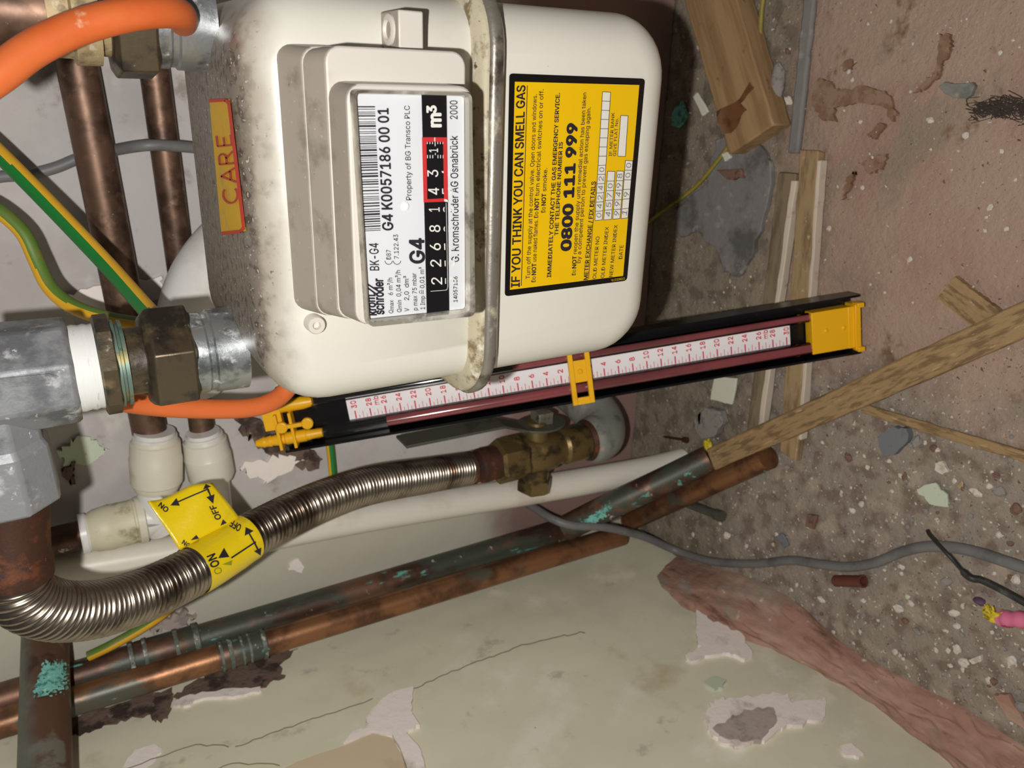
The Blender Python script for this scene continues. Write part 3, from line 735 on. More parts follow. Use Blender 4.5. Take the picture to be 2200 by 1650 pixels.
def cells(a0, a1, b0, b1, n):                 # bottom edge pair, top edge pair
    poly(m2, [a0, a1, b1, b0], s1)
    line(m3, [a0, b0], 1.1, s2); line(m3, [a1, b1], 1.1, s2)
    for k in range(n + 1):
        t = k / n; line(m3, [V(a0).lerp(V(b0), t), V(a1).lerp(V(b1), t)], 1.1, s2)
cells((1278, 474), (1294, 472.5), (1294.5, 197.3), (1312, 198.2), 14)
cells((1297, 473), (1313.6, 471), (1305.5, 368), (1321.3, 368.5), 5)
cells((1316.4, 471), (1332, 469.5), (1325.5, 367.3), (1340.3, 368), 5)
cells((1334.5, 470), (1349, 468), (1343.6, 344.6), (1359.6, 345.5), 6)
cells((1327, 335.5), (1343.6, 336.4), (1333.6, 248.2), (1349.6, 248.6), 1)
def hand(s, a0, a1, b0, b1, n):
    for k, ch in enumerate(s):
        if ch == ' ': continue
        t0, t1 = (k + .25) / n, (k + .75) / n
        base0 = V(a0).lerp(V(a1), .82).lerp(V(b0).lerp(V(b1), .82), t0); base1 = V(a0).lerp(V(a1), .82).lerp(V(b0).lerp(V(b1), .82), t1)
        text(m4, ch, base0, base1, (-10.5, random.uniform(-3, 1)), s3, -.004)
hand("042420", (1278, 474), (1294, 472.5), (1294.5, 197.3), (1312, 198.2), 14)
hand("4570", (1297, 473), (1313.6, 471), (1305.5, 368), (1321.3, 368.5), 5)
hand("99498", (1316.4, 471), (1332, 469.5), (1325.5, 367.3), (1340.3, 368), 5)
hand("1 9 00", (1334.5, 470), (1349, 468), (1343.6, 344.6), (1359.6, 345.5), 6)
m2.build('form_boxes', 'paper_cell', wl); m3.build('box_lines', 'ink', wl); hw = m4.build('handwriting', 'pencil', wl); hw['label'] = 'pencilled digits in the boxes'
m = MB(); text(m, 'COM327A', (1342, 596), (1313, 600), (.6, 4.6), plane(YL - .0003), 0); m.build('border_code', 'yellow_label', wl)

# small CARE label bent over the top front edge
on_up = on_mesh(upper, .0005)
m = MB()
def bilin(q, a, b): return (V(q[0]).lerp(V(q[1]), a)).lerp(V(q[3]).lerp(V(q[2]), a), b)
cq = [(452, 216), (497, 213), (531, 496), (478, 502)]
m.grid(10, 30, lambda a, b: on_up(*bilin(cq, a, b)))
cl = m.build('care_label', 'care_yellow', meter, angle=80); cl['label'] = 'yellow care label with red edge'
on_up2 = on_mesh(upper, .0014); m = MB()
rim = [(455, 217), (491, 215), (499, 222), (530, 488), (523, 497), (482, 501)]
rim = [p for a, b in zip(rim, rim[1:]) for p in [V(a).lerp(V(b), k / 8) for k in range(8)]] + [V(rim[-1])]
line(m, rim, 7, on_up2)
def cp(x, y): return tuple(V((519, 436)) + V((-17, -150)) * x + V((-31, 3)) * y)
def stroke(pts): line(m, [cp(x, y) for x, y in pts], 4.2, on_up2)
stroke([(.13 + .12 * math.cos(w), .5 + .5 * math.sin(w)) for w in [math.radians(a) for a in range(48, 313, 12)]])
stroke([(.30, 0), (.40, 1), (.50, 0)]); stroke([(.335, .34), (.465, .34)])
stroke([(.57, 0), (.57, 1), (.66, 1)]); stroke([(.66 + .055 * math.cos(w), .75 + .25 * math.sin(w)) for w in [math.radians(a) for a in range(90, -91, -15)]] + [(.57, .5)]); stroke([(.65, .5), (.74, 0)])
stroke([(.98, 1), (.83, 1), (.83, 0), (.98, 0)]); stroke([(.83, .52), (.95, .52)])
m.build('lettering', 'care_red', cl)

# ================================================================== METER FITTINGS (lower pair in the photo: the left hand union)
AX, AY = -.1357, .402
def zpx(u): return at(u, 757, AY).z
gov = thing('gas_governor', 'grey cast governor elbow with taped thread and big union nut above the left spigot', 'governor', (AX, AY, zpx(400)))
def seg(name, mat, u0, u1, prof, n=40, rot=0.0, par=gov, x=AX, y=AY, angle=35):
    m = MB(); m.lathe(V((x, y, zpx(u0))), V((x, y, zpx(u1))), prof, n, rot); return m.build(name, mat, par, angle=angle)
un = seg('union_nut', 'brass_old', 414, 306, [(0, .0222), (.05, .0235), (.10, .0272), (.88, .0272), (.97, .0245), (1, .0232)], 6, .35, angle=20)
md = un.modifiers.new('bevel', 'BEVEL'); md.width = .0022; md.segments = 3; md.limit_method = 'ANGLE'; md.angle_limit = .4
seg('tail_collar', 'brass_old', 318, 252, [(0, .0165), (.75, .0165), (.9, .0170), (1, .0170)])
g = seg('sealing_ring', 'teal_ring', 268, 231, [(0, .0160), (0, .0208), (.22, .0208), (.26, .0190), (.42, .0190), (.46, .0212), (.66, .0212), (.7, .018), (1, .018)])
g['label'] = 'greenish ring pair'
bn = seg('back_nut', 'brass_old', 246, 206, [(0, .0222), (.12, .0245), (.88, .0245), (1, .0225)], 8, .2, angle=20)
seg('thread_tape', 'ptfe', 216, 150, [(0, .0200), (.15, .0206), (.3, .0202), (.45, .0208), (.6, .0203), (.8, .0209), (1, .0207)])
m = MB()
zc = zpx(-62)
m.lathe(V((AX, AY, zpx(152))), V((AX, AY, zpx(-60))), [(0, .0236), (.02, .0255), (.9, .0262), (1, .0262)], 8, PI / 8)
leg0, leg1 = V((AX + .012, AY, zc)), at(27, 1078, AY)
leg1 = V((leg1.x, AY, zc - .0008))
m.lathe(leg0, leg1, [(0, .0205), (.55, .0215), (.60, .0235), (.97, .0240), (1, .0225)], 8, PI / 8, hint=V((0, 0, 1)))
gb = m.build('cast_body', 'cast', gov, angle=20, bevel=.0014)
m = MB()                                     # raised flow arrow on the flat face
yy = AY - .0262 * math.cos(PI / 8) - .0004
def gp(u, v): return at(u, v, yy)
m.prism([gp(u, v) for u, v in [(-30, 817), (105, 803), (126, 809), (110, 825), (-30, 838)]], V((0, .001, 0))); m.build('flow_arrow', 'cast', gov)
np0 = leg1 + V((.003, 0, 0)); np1 = at(27, 1236, AY)
m = MB(); m.lathe(np0, np1, [(0, .0168), (.1, .0176), (.75, .0170), (.8, .0182), (1, .0182)], 32, hint=V((0, 0, 1))); nip = m.build('steel_nipple', 'rusty', gov); nip['label'] = 'rusted steel nipple'

# ================================================================== FLEXIBLE HOSE
hpx = [(np1.x, None)]
pts = [np1 + V((.002, 0, 0))] + [at(u, v, y) for u, v, y in
       [(36, 1263, .4025), (60, 1289, .405), (95, 1305, .409), (138, 1313, .415), (191, 1311, .424), (245, 1300, .434), (327, 1271, .450), (425, 1222, .470), (490, 1182, .484), (545, 1147, .495), (668, 1086, .522), (786, 1045, .550), (916, 1022, .580), (1006, 1007, .600)]]
hose_path, st_ = resample(catmull(pts, 24), .00046)
hose = thing('flexible_gas_hose', 'corrugated steel gas hose curving from the governor down to the valve', 'gas hose', hose_path[-1])
NH = len(hose_path)
m = MB(); m.tube(hose_path, lambda i: .0150 + .00125 * (abs(math.sin(PI * i * st_ / .0038)) ** .7 - .5) * 2, 36)
corr = m.build('corrugated_tube', 'hose_steel', hose, angle=80)
def hose_idx(u):
    best = min(range(NH), key=lambda i: abs((lambda c: c.x / c.z * F + CX)(ROT.transposed() @ (hose_path[i] - EYE)) - u) + (0 if i > NH * .12 else 1e4)); return best

# yellow tape tag
tagp = thing('yellow_tape_tag', 'yellow on and off tape flag wrapped round the corrugated hose', 'tape tag', hose_path[hose_idx(480)])
i0, i1 = hose_idx(413), hose_idx(531)
wp = hose_path[i0:i1:6]
m = MB(); m.tube(wp, .0169, 40, caps=False); wrap = m.build('tape_wrap', 'tag_yellow', tagp, angle=80)
fq = [(318, 1076), (456, 1034), (514, 1112), (388, 1184)]
def flap(a, b):
    u, v = bilin(fq, a, b)
    if b < .5: v += 5 * math.sin(a * 7) * (1 - 2 * b)
    y = .478 + .018 * (1 - b) + .0035 * math.sin(a * 5 + b * 3) * (1 - b) - .006 * b * (1 - b) + .014 * a
    return at(u, v, y)
m = MB(); m.grid(20, 14, flap); flp = m.build('tape_flap', 'tag_yellow', tagp, angle=80)
sm = flp.modifiers.new('thick', 'SOLIDIFY'); sm.thickness = .0006; sm.offset = 1
sw, sf = on_mesh(wrap, .0009), on_mesh(flp, .0013)
m = MB()
def arrow(mm, a, b, surf, w=2.6, hw=9, hl=15):
    a, b = V(a), V(b); d = (b - a).normalized(); n_ = V((-d.y, d.x))
    line(mm, [a, b - d * hl * .7], w, surf); poly(mm, [b, b - d * hl + n_ * hw, b - d * hl - n_ * hw], surf)
line(m, [(495, 1199), (548, 1164)], 3.6, sw); poly(m, [(467, 1200), (491, 1197), (480, 1178)], sw)
arrow(m, (545, 1166), (527, 1134), sw, 3.6, 11, 15); arrow(m, (545, 1166), (558, 1192), sw, 3.6, 9, 14)
text(m, 'ON', (470, 1214), (460, 1190), (-17, 7), sw, .03)
text(m, 'OFF', (519, 1131), (500, 1119), (-7, 13), sw, .03)
m.build('lettering', 'ink', wrap)
m = MB()
poly(m, [(475, 1213), (497, 1203), (495, 1214)], sw); text(m, 'O', (476, 1229), (471, 1217), (-15, 6), sw, .01); m.build('faded_lettering', 'tag_green', wrap)
m = MB()
arrow(m, (445, 1052), (365, 1088), sf, 3.2, 9, 20); arrow(m, (445, 1052), (456, 1083), sf, 3.2, 9, 18); arrow(m, (447, 1060), (440, 1042), sf, 3.2, 9, 9)
text(m, 'ON', (362, 1095), (344, 1081), (-7, 8), sf, .03)
text(m, 'OFF', (474, 1114), (460, 1085), (-12, 4), sf, .03)
text(m, 'ON', (408, 1170), (394, 1160), (-5, 8), sf, .03)
poly(m, [(408, 1161), (426, 1157), (420, 1149)], sf); poly(m, [(472, 1130), (486, 1124), (477, 1116)], sf)
m.build('lettering', 'ink', flp)

# ================================================================== BALL VALVE
vp = lambda u: at(u, 1007 - (u - 1006) * .172, .60)
v0 = vp(1006); VX = v0.x; VY = .60
def vz(u): return vp(u).z
valve = thing('ball_valve', 'brass ball valve with flat steel lever at the lower end of the hose', 'gas valve', (VX, VY, vz(1258)))
def vseg(name, mat, u0, u1, prof, n=32, rot=0.0, angle=35):
    m = MB(); m.lathe(V((VX, VY, vz(u0))), V((VX, VY, vz(u1))), prof, n, rot); return m.build(name, mat, valve, angle=angle)
f_ = vseg('hose_ferrule', 'rusty', 1004, 1070, [(0, .0160), (.15, .0166), (.2, .0154), (.35, .0154), (.4, .0174), (1, .0170)]); f_['label'] = 'rusty hose end fitting'
hx = vseg('hex_end', 'valve_brass', 1064, 1124, [(0, .0205), (.1, .0238), (.85, .0238), (1, .0205)], 6, .3, angle=20)
m = MB()
m.lathe(V((VX, VY, vz(1118))), V((VX, VY, vz(1258))), [(0, .018), (.08, .0205), (.25, .0215), (.42, .0205), (.5, .0172), (.58, .0172), (.62, .0196), (.94, .0196), (1, .0178)], 36)
zc2 = vz(1150)
m.lathe(V((VX, VY, zc2)), V((VX - .031, VY, zc2)), [(0, .0155), (.6, .0155), (.66, .0145), (1, .0145)], 32)
m.build('valve_body', 'valve_brass', valve)
m = MB(); m.lathe(V((VX - .029, VY, zc2)), V((VX - .044, VY, zc2)), [(0, .0165), (.15, .0182), (.8, .0182), (1, .0145)], 6, .2, hint=V((0, 0, 1))); m.build('bottom_cap', 'valve_brass', valve, angle=20)
m = MB(); m.lathe(V((VX + .015, VY, zc2)), V((VX + .036, VY, zc2)), [(0, .013), (.6, .012), (1, .010)], 28); m.build('stem', 'valve_brass', valve)
# lever: oval plate on the stem, crank, long flat arm
xp = VX + .0305
m = MB(); pl = []
for k in range(32):
    w = 2 * PI * k / 32; pl.append(V((xp, VY + .021 * math.sin(w), vz(1158) + .0265 * math.cos(w))))
m.prism(pl, V((.0025, 0, 0)))
lv0 = vz(1120); lv1 = vz(1070)
hexes = [((xp, lv0), (xp + .0105, lv1)), ((xp + .0105, lv1), (xp + .012, vz(864)))]
for (xa, za), (xb, zb) in hexes:
    h0 = .0125
    m.hexa([V((xa, VY - h0, za)), V((xa, VY + h0, za)), V((xa + .0028, VY + h0, za)), V((xa + .0028, VY - h0, za))],
           [V((xb, VY - h0, zb)), V((xb, VY + h0, zb)), V((xb + .0028, VY + h0, zb)), V((xb + .0028, VY - h0, zb))])
lev = m.build('lever', 'lever', valve, bevel=.0006)
m = MB(); m.box((xp + .0085, VY, vz(1160)), (.013, .017, .017)); nb = m.build('spindle_nut', 'lever_worn', valve, bevel=.001)
# grey iron elbow into the wall
elb = catmull([V((VX, VY, vz(1256))), V((VX, VY + .002, vz(1290))), V((VX + .008, VY + .022, vz(1312))), V((VX + .020, VY + .050, vz(1310))), V((VX + .034, WY + .004, vz(1296)))], 10)
m = MB(); m.tube(elb, lambda i: .0255 if i > 4 else .0215 + .001 * i, 32)
tag(m.build('iron_elbow', 'elbow_grey'), 'grey painted iron elbow joining the ball valve to the wall', 'pipe elbow')
m = MB(); m.lathe(V((VX, VY, vz(1252))), V((VX, VY, vz(1266))), [(0, .0205), (.5, .0225), (1, .0215)], 32); rr = m.build('rusted_joint', 'rusty', valve)

# ================================================================== OUTLET PIPEWORK above the right hand spigot
OX, OY = .0186, .402
def oz(u): return at(u, 40, OY).z
out = thing('outlet_pipe', 'dark copper outlet pipe with hexagonal brass union on the right spigot', 'gas pipe', (OX, OY, oz(330)))
def oseg(name, mat, u0, u1, prof, n=36, rot=0.0, angle=35):
    m = MB(); m.lathe(V((OX, OY, oz(u0))), V((OX, OY, oz(u1))), prof, n, rot); return m.build(name, mat, out, angle=angle)
un2 = oseg('union_nut', 'brass_old', 328, 226, [(0, .0222), (.05, .0235), (.10, .0276), (.88, .0276), (.97, .0245), (1, .0230)], 6, .12, angle=20)
md = un2.modifiers.new('bevel', 'BEVEL'); md.width = .0022; md.segments = 3; md.limit_method = 'ANGLE'; md.angle_limit = .4
oseg('tail_fitting', 'brass_pale', 232, 98, [(0, .0170), (.18, .0165), (.2, .0205), (.62, .0205), (.66, .0180), (1, .0176)])
oseg('copper_tail', 'copper_dark', 104, -160, [(0, .0152), (1, .0152)])

# ================================================================== PIPES ON THE BACK WALL
def pipe(name, label, mat, p0, p1, r, cat='copper pipe', group=None, seg_=32):
    m = MB(); n = 40
    m.tube([p0.lerp(p1, k / n) for k in range(n + 1)], r, seg_)
    return tag(m.build(name, mat), label, cat, group)
# the two level pipes behind the meter, running to the white fittings
y1 = .668
pA0, pA1 = at(150, 60, y1), at(333, 985, y1)
pA0 = pA1 + (pA0 - pA1) * 1.35
pipe('copper_pipe', 'thick dark copper pipe on the back wall, farther from the meter top', 'copper_dark', pA0, pA1, .0138)
y2 = .672
pB0, pB1 = at(330, 140, y2), at(440, 965, y2)
pB0 = pB1 + (pB0 - pB1) * 1.4
pipe('copper_pipe', 'thinner brown copper pipe on the back wall, nearest the top edge of the meter', 'copper_dark', pB0, pB1, .0106)

# white push fit fittings
def fit_axis(c, d, profs, par):
    for name, mat, a, b, prof in profs:
        m = MB(); m.lathe(c + d * a, c + d * b, prof, 36, hint=V((0, 1, 0)) if abs(d.y) < .9 else V((0, 0, 1))); m.build(name, mat, par)
dX = V((-1, 0, 0))
fc = at(340, 1108, .662)
tee = thing('push_fit_elbow', 'dirty white plastic push fit elbow with two ribbed collars', 'pipe fitting', fc)
top = at(333, 940, .662); d1 = (fc - top)
m = MB(); m.tube([fc + (top - fc) * .62, fc + (top - fc) * .3, fc, fc + V((0, 0, .01))], .0162, 32); 
m.tube([fc + V((-.0, 0, -.012)), fc, fc + V((0, 0, .022))], .0162, 32)
m.tube([fc, fc + V((-.012, 0, -.004))], .0158, 32); m.build('fitting_body', 'white_plastic', tee)
m = MB(); c0, c1 = top, fc + (top - fc) * .36
m.lathe(c0, c1, [(0, .0150), (0, .0178), (.06, .0186), (.08, .0198), (.36, .0206), (.38, .0212), (.85, .0208), (.88, .0192), (.94, .0188), (1, .0175)], 40); m.build('collar', 'ivory', tee)
m = MB(); ax = (c1 - c0); m.lathe(c0 - ax * .13, c0 + ax * .02, [(0, .0146), (0, .0160), (.5, .0164), (.55, .0176), (1, .0176)], 36)
m.build('collet', 'white_plastic', tee)
e0, e1 = at(300, 1108, .662), at(182, 1117, .662); e0.z, e1.z = e0.z, e1.z
e0 = V((fc.x, fc.y, e0.z)); e1 = V((fc.x - .001, fc.y, e1.z))
m = MB(); m.lathe(e0, e1, [(-.06, .0175), (.0, .0195), (.10, .0195), (.12, .0188), (.55, .0190), (.57, .0194), (.86, .0180), (.95, .0160), (1, .0150)], 40); m.build('collar', 'ivory_dirty', tee)
m = MB(); m.lathe(e1 + V((0, 0, -.003)), e1 + V((0, 0, .005)), [(0, .0150), (.3, .0158), (.4, .0168), (1, .0168)], 36); m.build('collet', 'white_plastic', tee)
m = MB(); m.lathe(e0 - V((0, 0, .004)), e0 + V((0, 0, .003)), [(0, .0190), (.1, .0204), (.9, .0204), (1, .0190)], 36); m.build('flange', 'ivory', tee)
pipe('copper_stub', 'short copper stub entering the left end of the push fit elbow', 'copper', V((fc.x - .001, fc.y, e1.z - .01)), V((fc.x - .003, fc.y, e1.z + .055)), .0122)
fc2 = at(470, 1100, .664); top2 = at(438, 938, .664)
f2 = thing('push_fit_coupling', 'clean white push fit coupling behind the yellow tape flag', 'pipe fitting', fc2)
m = MB(); m.lathe(top2, top2.lerp(fc2, .55), [(0, .0140), (0, .0162), (.06, .0170), (.08, .0182), (.4, .0192), (.42, .0198), (.9, .0196), (1, .0176)], 40); m.build('collar', 'ivory_clean', f2)
m = MB(); ax = (fc2 - top2) * .55; m.lathe(top2 - ax * .12, top2 + ax * .02, [(0, .0122), (0, .0140), (.5, .0142), (.55, .0160), (1, .0160)], 36); m.build('collet', 'white_plastic', f2)
m = MB(); m.tube([top2.lerp(fc2, .5), top2.lerp(fc2, .75), fc2], lambda i: (.0150, .0132, .0118)[i], 32); m.build('fitting_body', 'white_plastic', f2)

# white waste pipe and its neighbour bend
m = MB(); wpth = [at(115, 1228, .668), at(450, 1172, .666), at(800, 1108, .658), at(1150, 1052, .640), at(1380, 1012, .615), at(1475, 990, .600)]
m.tube(catmull(wpth, 10), .0158, 36)
tag(m.build('waste_pipe', 'waste'), 'long off white plastic waste pipe sloping down the back wall to the rubble', 'waste pipe')
m = MB(); m.tube(catmull([at(405, 830, .66), at(405, 740, .655), at(425, 640, .645), at(470, 560, .64), at(540, 500, .64), at(700, 420, .645)], 10), .0270, 40)
tag(m.build('waste_bend', 'white_plastic'), 'smooth white plastic pipe bend half hidden behind the meter', 'waste pipe')

# vertical pipes in the left corner
cA0, cA1 = at(-60, 1527, .664), at(1232, 1131, .664)
cA0 = V((cA1.x, .664, cA0.z))
def corner_pipe(label, mat, p0, p1, r, rings, group=None):
    t = thing('corner_pipe', label, 'copper pipe', p1, group)
    m = MB(); m.tube([p0.lerp(p1, k / 60) for k in range(61)], r, 32); pp = m.build('pipe', mat, t)
    for (u0, u1, rr_, mt, nm) in rings:
        def zz(u):
            lo, hi = 0.0, 1.0
            for _ in range(40):
                md_ = (lo + hi) / 2; c = ROT.transposed() @ (p0.lerp(p1, md_) - EYE)
                if c.x / c.z * F + CX < u: lo = md_
                else: hi = md_
            return p0.lerp(p1, lo)
        m = MB(); m.lathe(zz(u0), zz(u1), [(0, r + .0002), (.08, rr_), (.92, rr_), (1, r + .0002)], 32); m.build(nm, mt, t)
    return t
corner_pipe('thicker copper corner pipe with a green stained coupling, nearer the back wall', 'copper', cA0, cA1, .0140,
            [(282, 430, .0152, 'copper', 'coupling'), (278, 289, .0164, 'solder', 'solder_ring'), (308, 318, .0162, 'solder', 'solder_ring'), (374, 384, .0162, 'solder', 'solder_ring'), (414, 428, .0166, 'solder', 'solder_ring')])
cB1 = at(1335, 1150, .622); cB0 = at(-60, 1583, .622); 
cB0 = V((cB1.x + .004, .630, cB0.z))
corner_pipe('brighter copper corner pipe running lowest along the left wall', 'copper_bright', cB0, cB1, .0124,
            [(468, 572, .0134, 'copper', 'coupling'), (472, 479, .0142, 'solder', 'solder_ring'), (490, 500, .0142, 'solder', 'solder_ring'), (516, 522, .0142, 'solder', 'solder_ring'), (532, 538, .0142, 'solder', 'solder_ring'), (560, 570, .0142, 'solder', 'solder_ring')])

# cross pipe coming forward past both, with a verdigris crust
xp_ = thing('cross_pipe', 'brown copper pipe with turquoise crust crossing in front of the two corner pipes', 'copper pipe', V((-.455, .55, .645)))
q0, q1 = at(97, 1310, .680), at(97, 1640, .527)
dq = (q1 - q0); qa = q0 - dq * .12; qb = q1 + dq * .35
m = MB(); m.tube([qa.lerp(qb, k / 50) for k in range(51)], .0174, 36); cp = m.build('pipe', 'copper_green', xp_)
oc = on_mesh(cp, .0007)
def crust(m, q, surf, nx, ny, seed, cut=.0):
    pts = {}
    def P(i, j):
        if (i, j) not in pts:
            u, v = bilin(q, i / nx, j / ny); p = surf(u, v); k = noise.noise(V((i * .9, j * .9, seed)))
            pts[(i, j)] = p + (EYE - p).normalized() * (.0006 + .0009 * max(0, k))
        return pts[(i, j)]
    for i in range(nx):
        for j in range(ny):
            a, b = (i + .5) / nx * 2 - 1, (j + .5) / ny * 2 - 1
            if max(abs(a), abs(b)) ** 2 * .9 + .55 * noise.noise(V((i * .32, j * .32, seed + 9))) > .52 + cut: continue
            m.add([P(i, j), P(i + 1, j), P(i + 1, j + 1), P(i, j + 1)], [(0, 1, 2, 3)])
m = MB(); crust(m, [(90, 1412), (146, 1416), (152, 1490), (58, 1512)], oc, 44, 48, 3)
vg = m.build('verdigris_crust', 'verdigris', xp_, angle=80); vg['label'] = 'turquoise verdigris crust'

# pipes running out over the rubble at the corner
fp0 = at(1215, 1135, .63); fp1 = fl(1525, 985, .016)
m = MB(); m.tube(catmull([fp0, fp0.lerp(fp1, .35) + V((0, 0, .006)), fp0.lerp(fp1, .7), fp1], 12), .0150, 32)
pg = tag(m.build('floor_pipe', 'copper'), 'grey brown copper pipe with a pale turquoise patch, lying under the grey cable', 'copper pipe')
fp2, fp3 = fl(1352, 1120, .012), fl(1650, 982, .014)
m = MB(); m.tube([fp2.lerp(fp3, k / 30) for k in range(31)], .0125, 32); tag(m.build('floor_pipe', 'copper_bright'), 'orange copper pipe end lying on the rubble beside the wooden stick', 'copper pipe')
og = on_mesh(pg, .0006)
m = MB(); crust(m, [(1238, 1124), (1300, 1088), (1312, 1108), (1270, 1128)], og, 30, 18, 6); m.build('verdigris_patch', 'verdigris', pg)

# ================================================================== HOSES AND CABLES
m = MB(); opts = [at(-70, 205, .335), at(0, 158, .338), at(70, 106, .342), at(160, 62, .346), at(260, 34, .350), at(340, 24, .356), at(384, 30, .366), at(392, 44, .382),
                  at(391, 62, .412), at(392, 84, .445), at(430, 110, .485), at(485, 160, .505), at(540, 330, .515), at(640, 620, .515), at(670, 740, .505), at(640, 800, .498), at(608, 846, .492), at(572, 868, .486), at(530, 877, .482), at(470, 879, .478), at(380, 876, .472), at(300, 868, .466), at(230, 855, .455), at(185, 838, .447), at(120, 800, .445)]
m.tube(catmull(opts, 12), .0061, 24); tag(m.build('orange_hose', 'orange'), 'bright orange rubber hose looping over the outlet union and behind the meter', 'hose')

m = MB(); m.tube(catmull([at(-60, 392, .678), at(0, 380, .680), at(60, 375, .682), at(120, 360, .683), at(170, 340, .684), at(215, 331, .684), at(250, 322, .672), at(300, 314, .656), at(345, 312, .654), at(420, 318, .660), at(520, 330, .672), at(600, 335, .682)], 10), .0042, 16)
tag(m.build('grey_wall_cable', 'grey_cable'), 'grey round cable crossing the two level copper pipes on the back wall', 'cable')

def earth(label, pts, r, g='earth_green', side=(.8, -.5, -.3), cut=.35, yl='earth_yellow'):
    path, _ = resample(catmull(pts, 12), .004)
    D = (ROT @ V(side)).normalized()          # the side of the sheath the yellow stripe runs along
    m = MB(); seg_ = 32; m.tube(path, r, seg_)
    for k, f in enumerate(m.f[:(len(path) - 1) * seg_]):
        c = sum((m.v[i] for i in f), V()) / 4; i = k // seg_
        n = c - path[i].lerp(path[i + 1], .5)
        m.mi[k] = 1 if n.normalized().dot(D) > cut else 0
    return tag(m.build('earth_wire', [g, yl]), label, 'earth wire')
earth('green and yellow striped earth wire running straight to the union nut', [at(-60, 275, .600), at(0, 332, .592), at(80, 412, .575), at(160, 495, .555), at(240, 580, .530), at(318, 668, .490), at(350, 700, .46)], .0054, 'earth_green', (.75, -.66, -.25), .55)
earth('older olive green and yellow earth wire sagging in an S below the straight one', [at(-60, 420, .60), at(0, 455, .592), at(50, 502, .585), at(78, 560, .580), at(105, 615, .572), at(150, 655, .56), at(220, 682, .54), at(300, 697, .52), at(380, 700, .50)], .0048, 'earth_green_old', (-.8, .2, -.45), .45)
earth('short earth wire hanging behind the corrugated hose below the gauge', [at(706, 930, .676), at(712, 985, .676), at(716, 1030, .676), at(720, 1080, .678), at(690, 1130, .680)], .0040, 'earth_green', (-.9, 0, -.3), .4)
earth('earth wire emerging under the corrugated hose beside the coupling', [at(420, 1260, .66), at(345, 1322, .662), at(290, 1358, .664), at(236, 1388, .664), at(190, 1410, .666)], .0046, 'earth_green_old', (.3, .9, -.3), .3)
earth('thin yellow green wire on the floor passing under the timber block', [fl(1650, -60, .004), fl(1637, 20, .004), fl(1630, 110, .004), fl(1612, 220, .004), fl(1580, 290, .003), fl(1540, 348, .004), fl(1490, 405, .004), fl(1425, 452, .005), fl(1390, 480, .006)], .0022, 'earth_green_old', (-.5, -.3, -.8), .1, 'earth_yellow_old')

m = MB(); gc = [at(1120, 1075, .675), at(1150, 1092, .650), at(1185, 1114, .622), at(1230, 1129, .606), at(1300, 1133, .595), at(1380, 1152, .590), fl(1450, 1182, .012), fl(1530, 1206, .008), fl(1620, 1211, .006), fl(1700, 1204, .006), fl(1760, 1212, .006), fl(1820, 1218, .006), fl(1880, 1209, .006), fl(1940, 1185, .006), fl(2000, 1174, .006), fl(2080, 1182, .006), fl(2200, 1220, .006), fl(2300, 1256, .006)]
m.tube(catmull(gc, 10), .0046, 20); tag(m.build('floor_cable', 'grey_cable'), 'grey sheathed cable snaking over the rubble floor from the corner', 'cable')
m = MB(); bp_ = catmull([fl(1993, 1140, .006), fl(2000, 1152, .010), fl(2040, 1195, .016), fl(2080, 1238, .008), fl(2110, 1247, .005), fl(2150, 1266, .004), fl(2230, 1310, .004)], 8)
m.tube(bp_, lambda i: .0016 if i < 22 else .0030, 14); tag(m.build('black_wire', 'black_cable'), 'thin black wire lying across the grey floor cable', 'wire')

# ================================================================== U-TUBE PRESSURE GAUGE
gz0 = .004
foot = fl(1836, 716, gz0)                    # it stands on the floor and leans back towards the wall
head = EYE + ray(596, 928) * (ROT.transposed() @ (foot - EYE)).z * .945
gx, GY = foot.x, foot.y
GZ = (head - foot).normalized(); GX = (V((1, 0, 0)) - GZ * GZ.x).normalized(); GYv = GZ.cross(GX)
_q = Matrix.Rotation(math.radians(7), 3, GZ); GX = _q @ GX; GYv = _q @ GYv
GM = Matrix((GX, GYv, GZ)).transposed()
def gat(u, v, y):                            # a photo point on the leaning gauge, in its own upright frame
    q = ray(u, v); t = ((y - GY) - (EYE - foot).dot(GYv)) / q.dot(GYv)
    return GM.transposed() @ (EYE + q * t - foot) + foot
gz1 = gat(612, 930, GY).z
gauge = thing('pressure_gauge', 'long black U tube pressure gauge with white red marked scale and yellow ends', 'pressure gauge', (gx, GY, gz0))
_a, _b = gat(1600, 803, GY - .013).x, gat(1600, 674, GY - .013).x
HW = (_b - _a) / 2; gc = (_a + _b) / 2      # channel half width and middle
_c, _d2 = gat(1743, 763, GY - .0115).x, gat(1743, 673, GY - .0115).x
FW = (_d2 - _c) / 2; fc_ = (_c + _d2) / 2    # yellow foot
m = MB()
xs = [-HW, -HW + .0022, HW - .0022, HW]
def chan(z0, z1):
    d0, d1 = -.013, .006                     # wall front, back
    prof = [(-HW, d0), (-HW + .002, d0), (-HW + .002, .0025), (HW - .002, .0025), (HW - .002, d0), (HW, d0), (HW, d1), (-HW, d1)]
    a = [V((gc + x, GY + y, z0)) for x, y in prof]; b = [V((gc + x, GY + y, z1)) for x, y in prof]
    n = len(a); m.add(a + b, [(k, (k + 1) % n, (k + 1) % n + n, k + n) for k in range(n)])
    for i, s_ in ((0, -1), (n, 1)): m.add([(a + b)[i + k] for k in range(n)], [(0, 1, 6, 7)[:: s_] if False else (0, 1, 2, 7), (2, 3, 6, 7), (3, 4, 5, 6)])
chan(gz0 + .002, gz1)
m.build('backing_channel', 'gauge_black', gauge, angle=30)
sy = GY + .0005
m = MB(); 
sc0 = gat(1697, 715, sy); sc1 = gat(748, 885, sy)
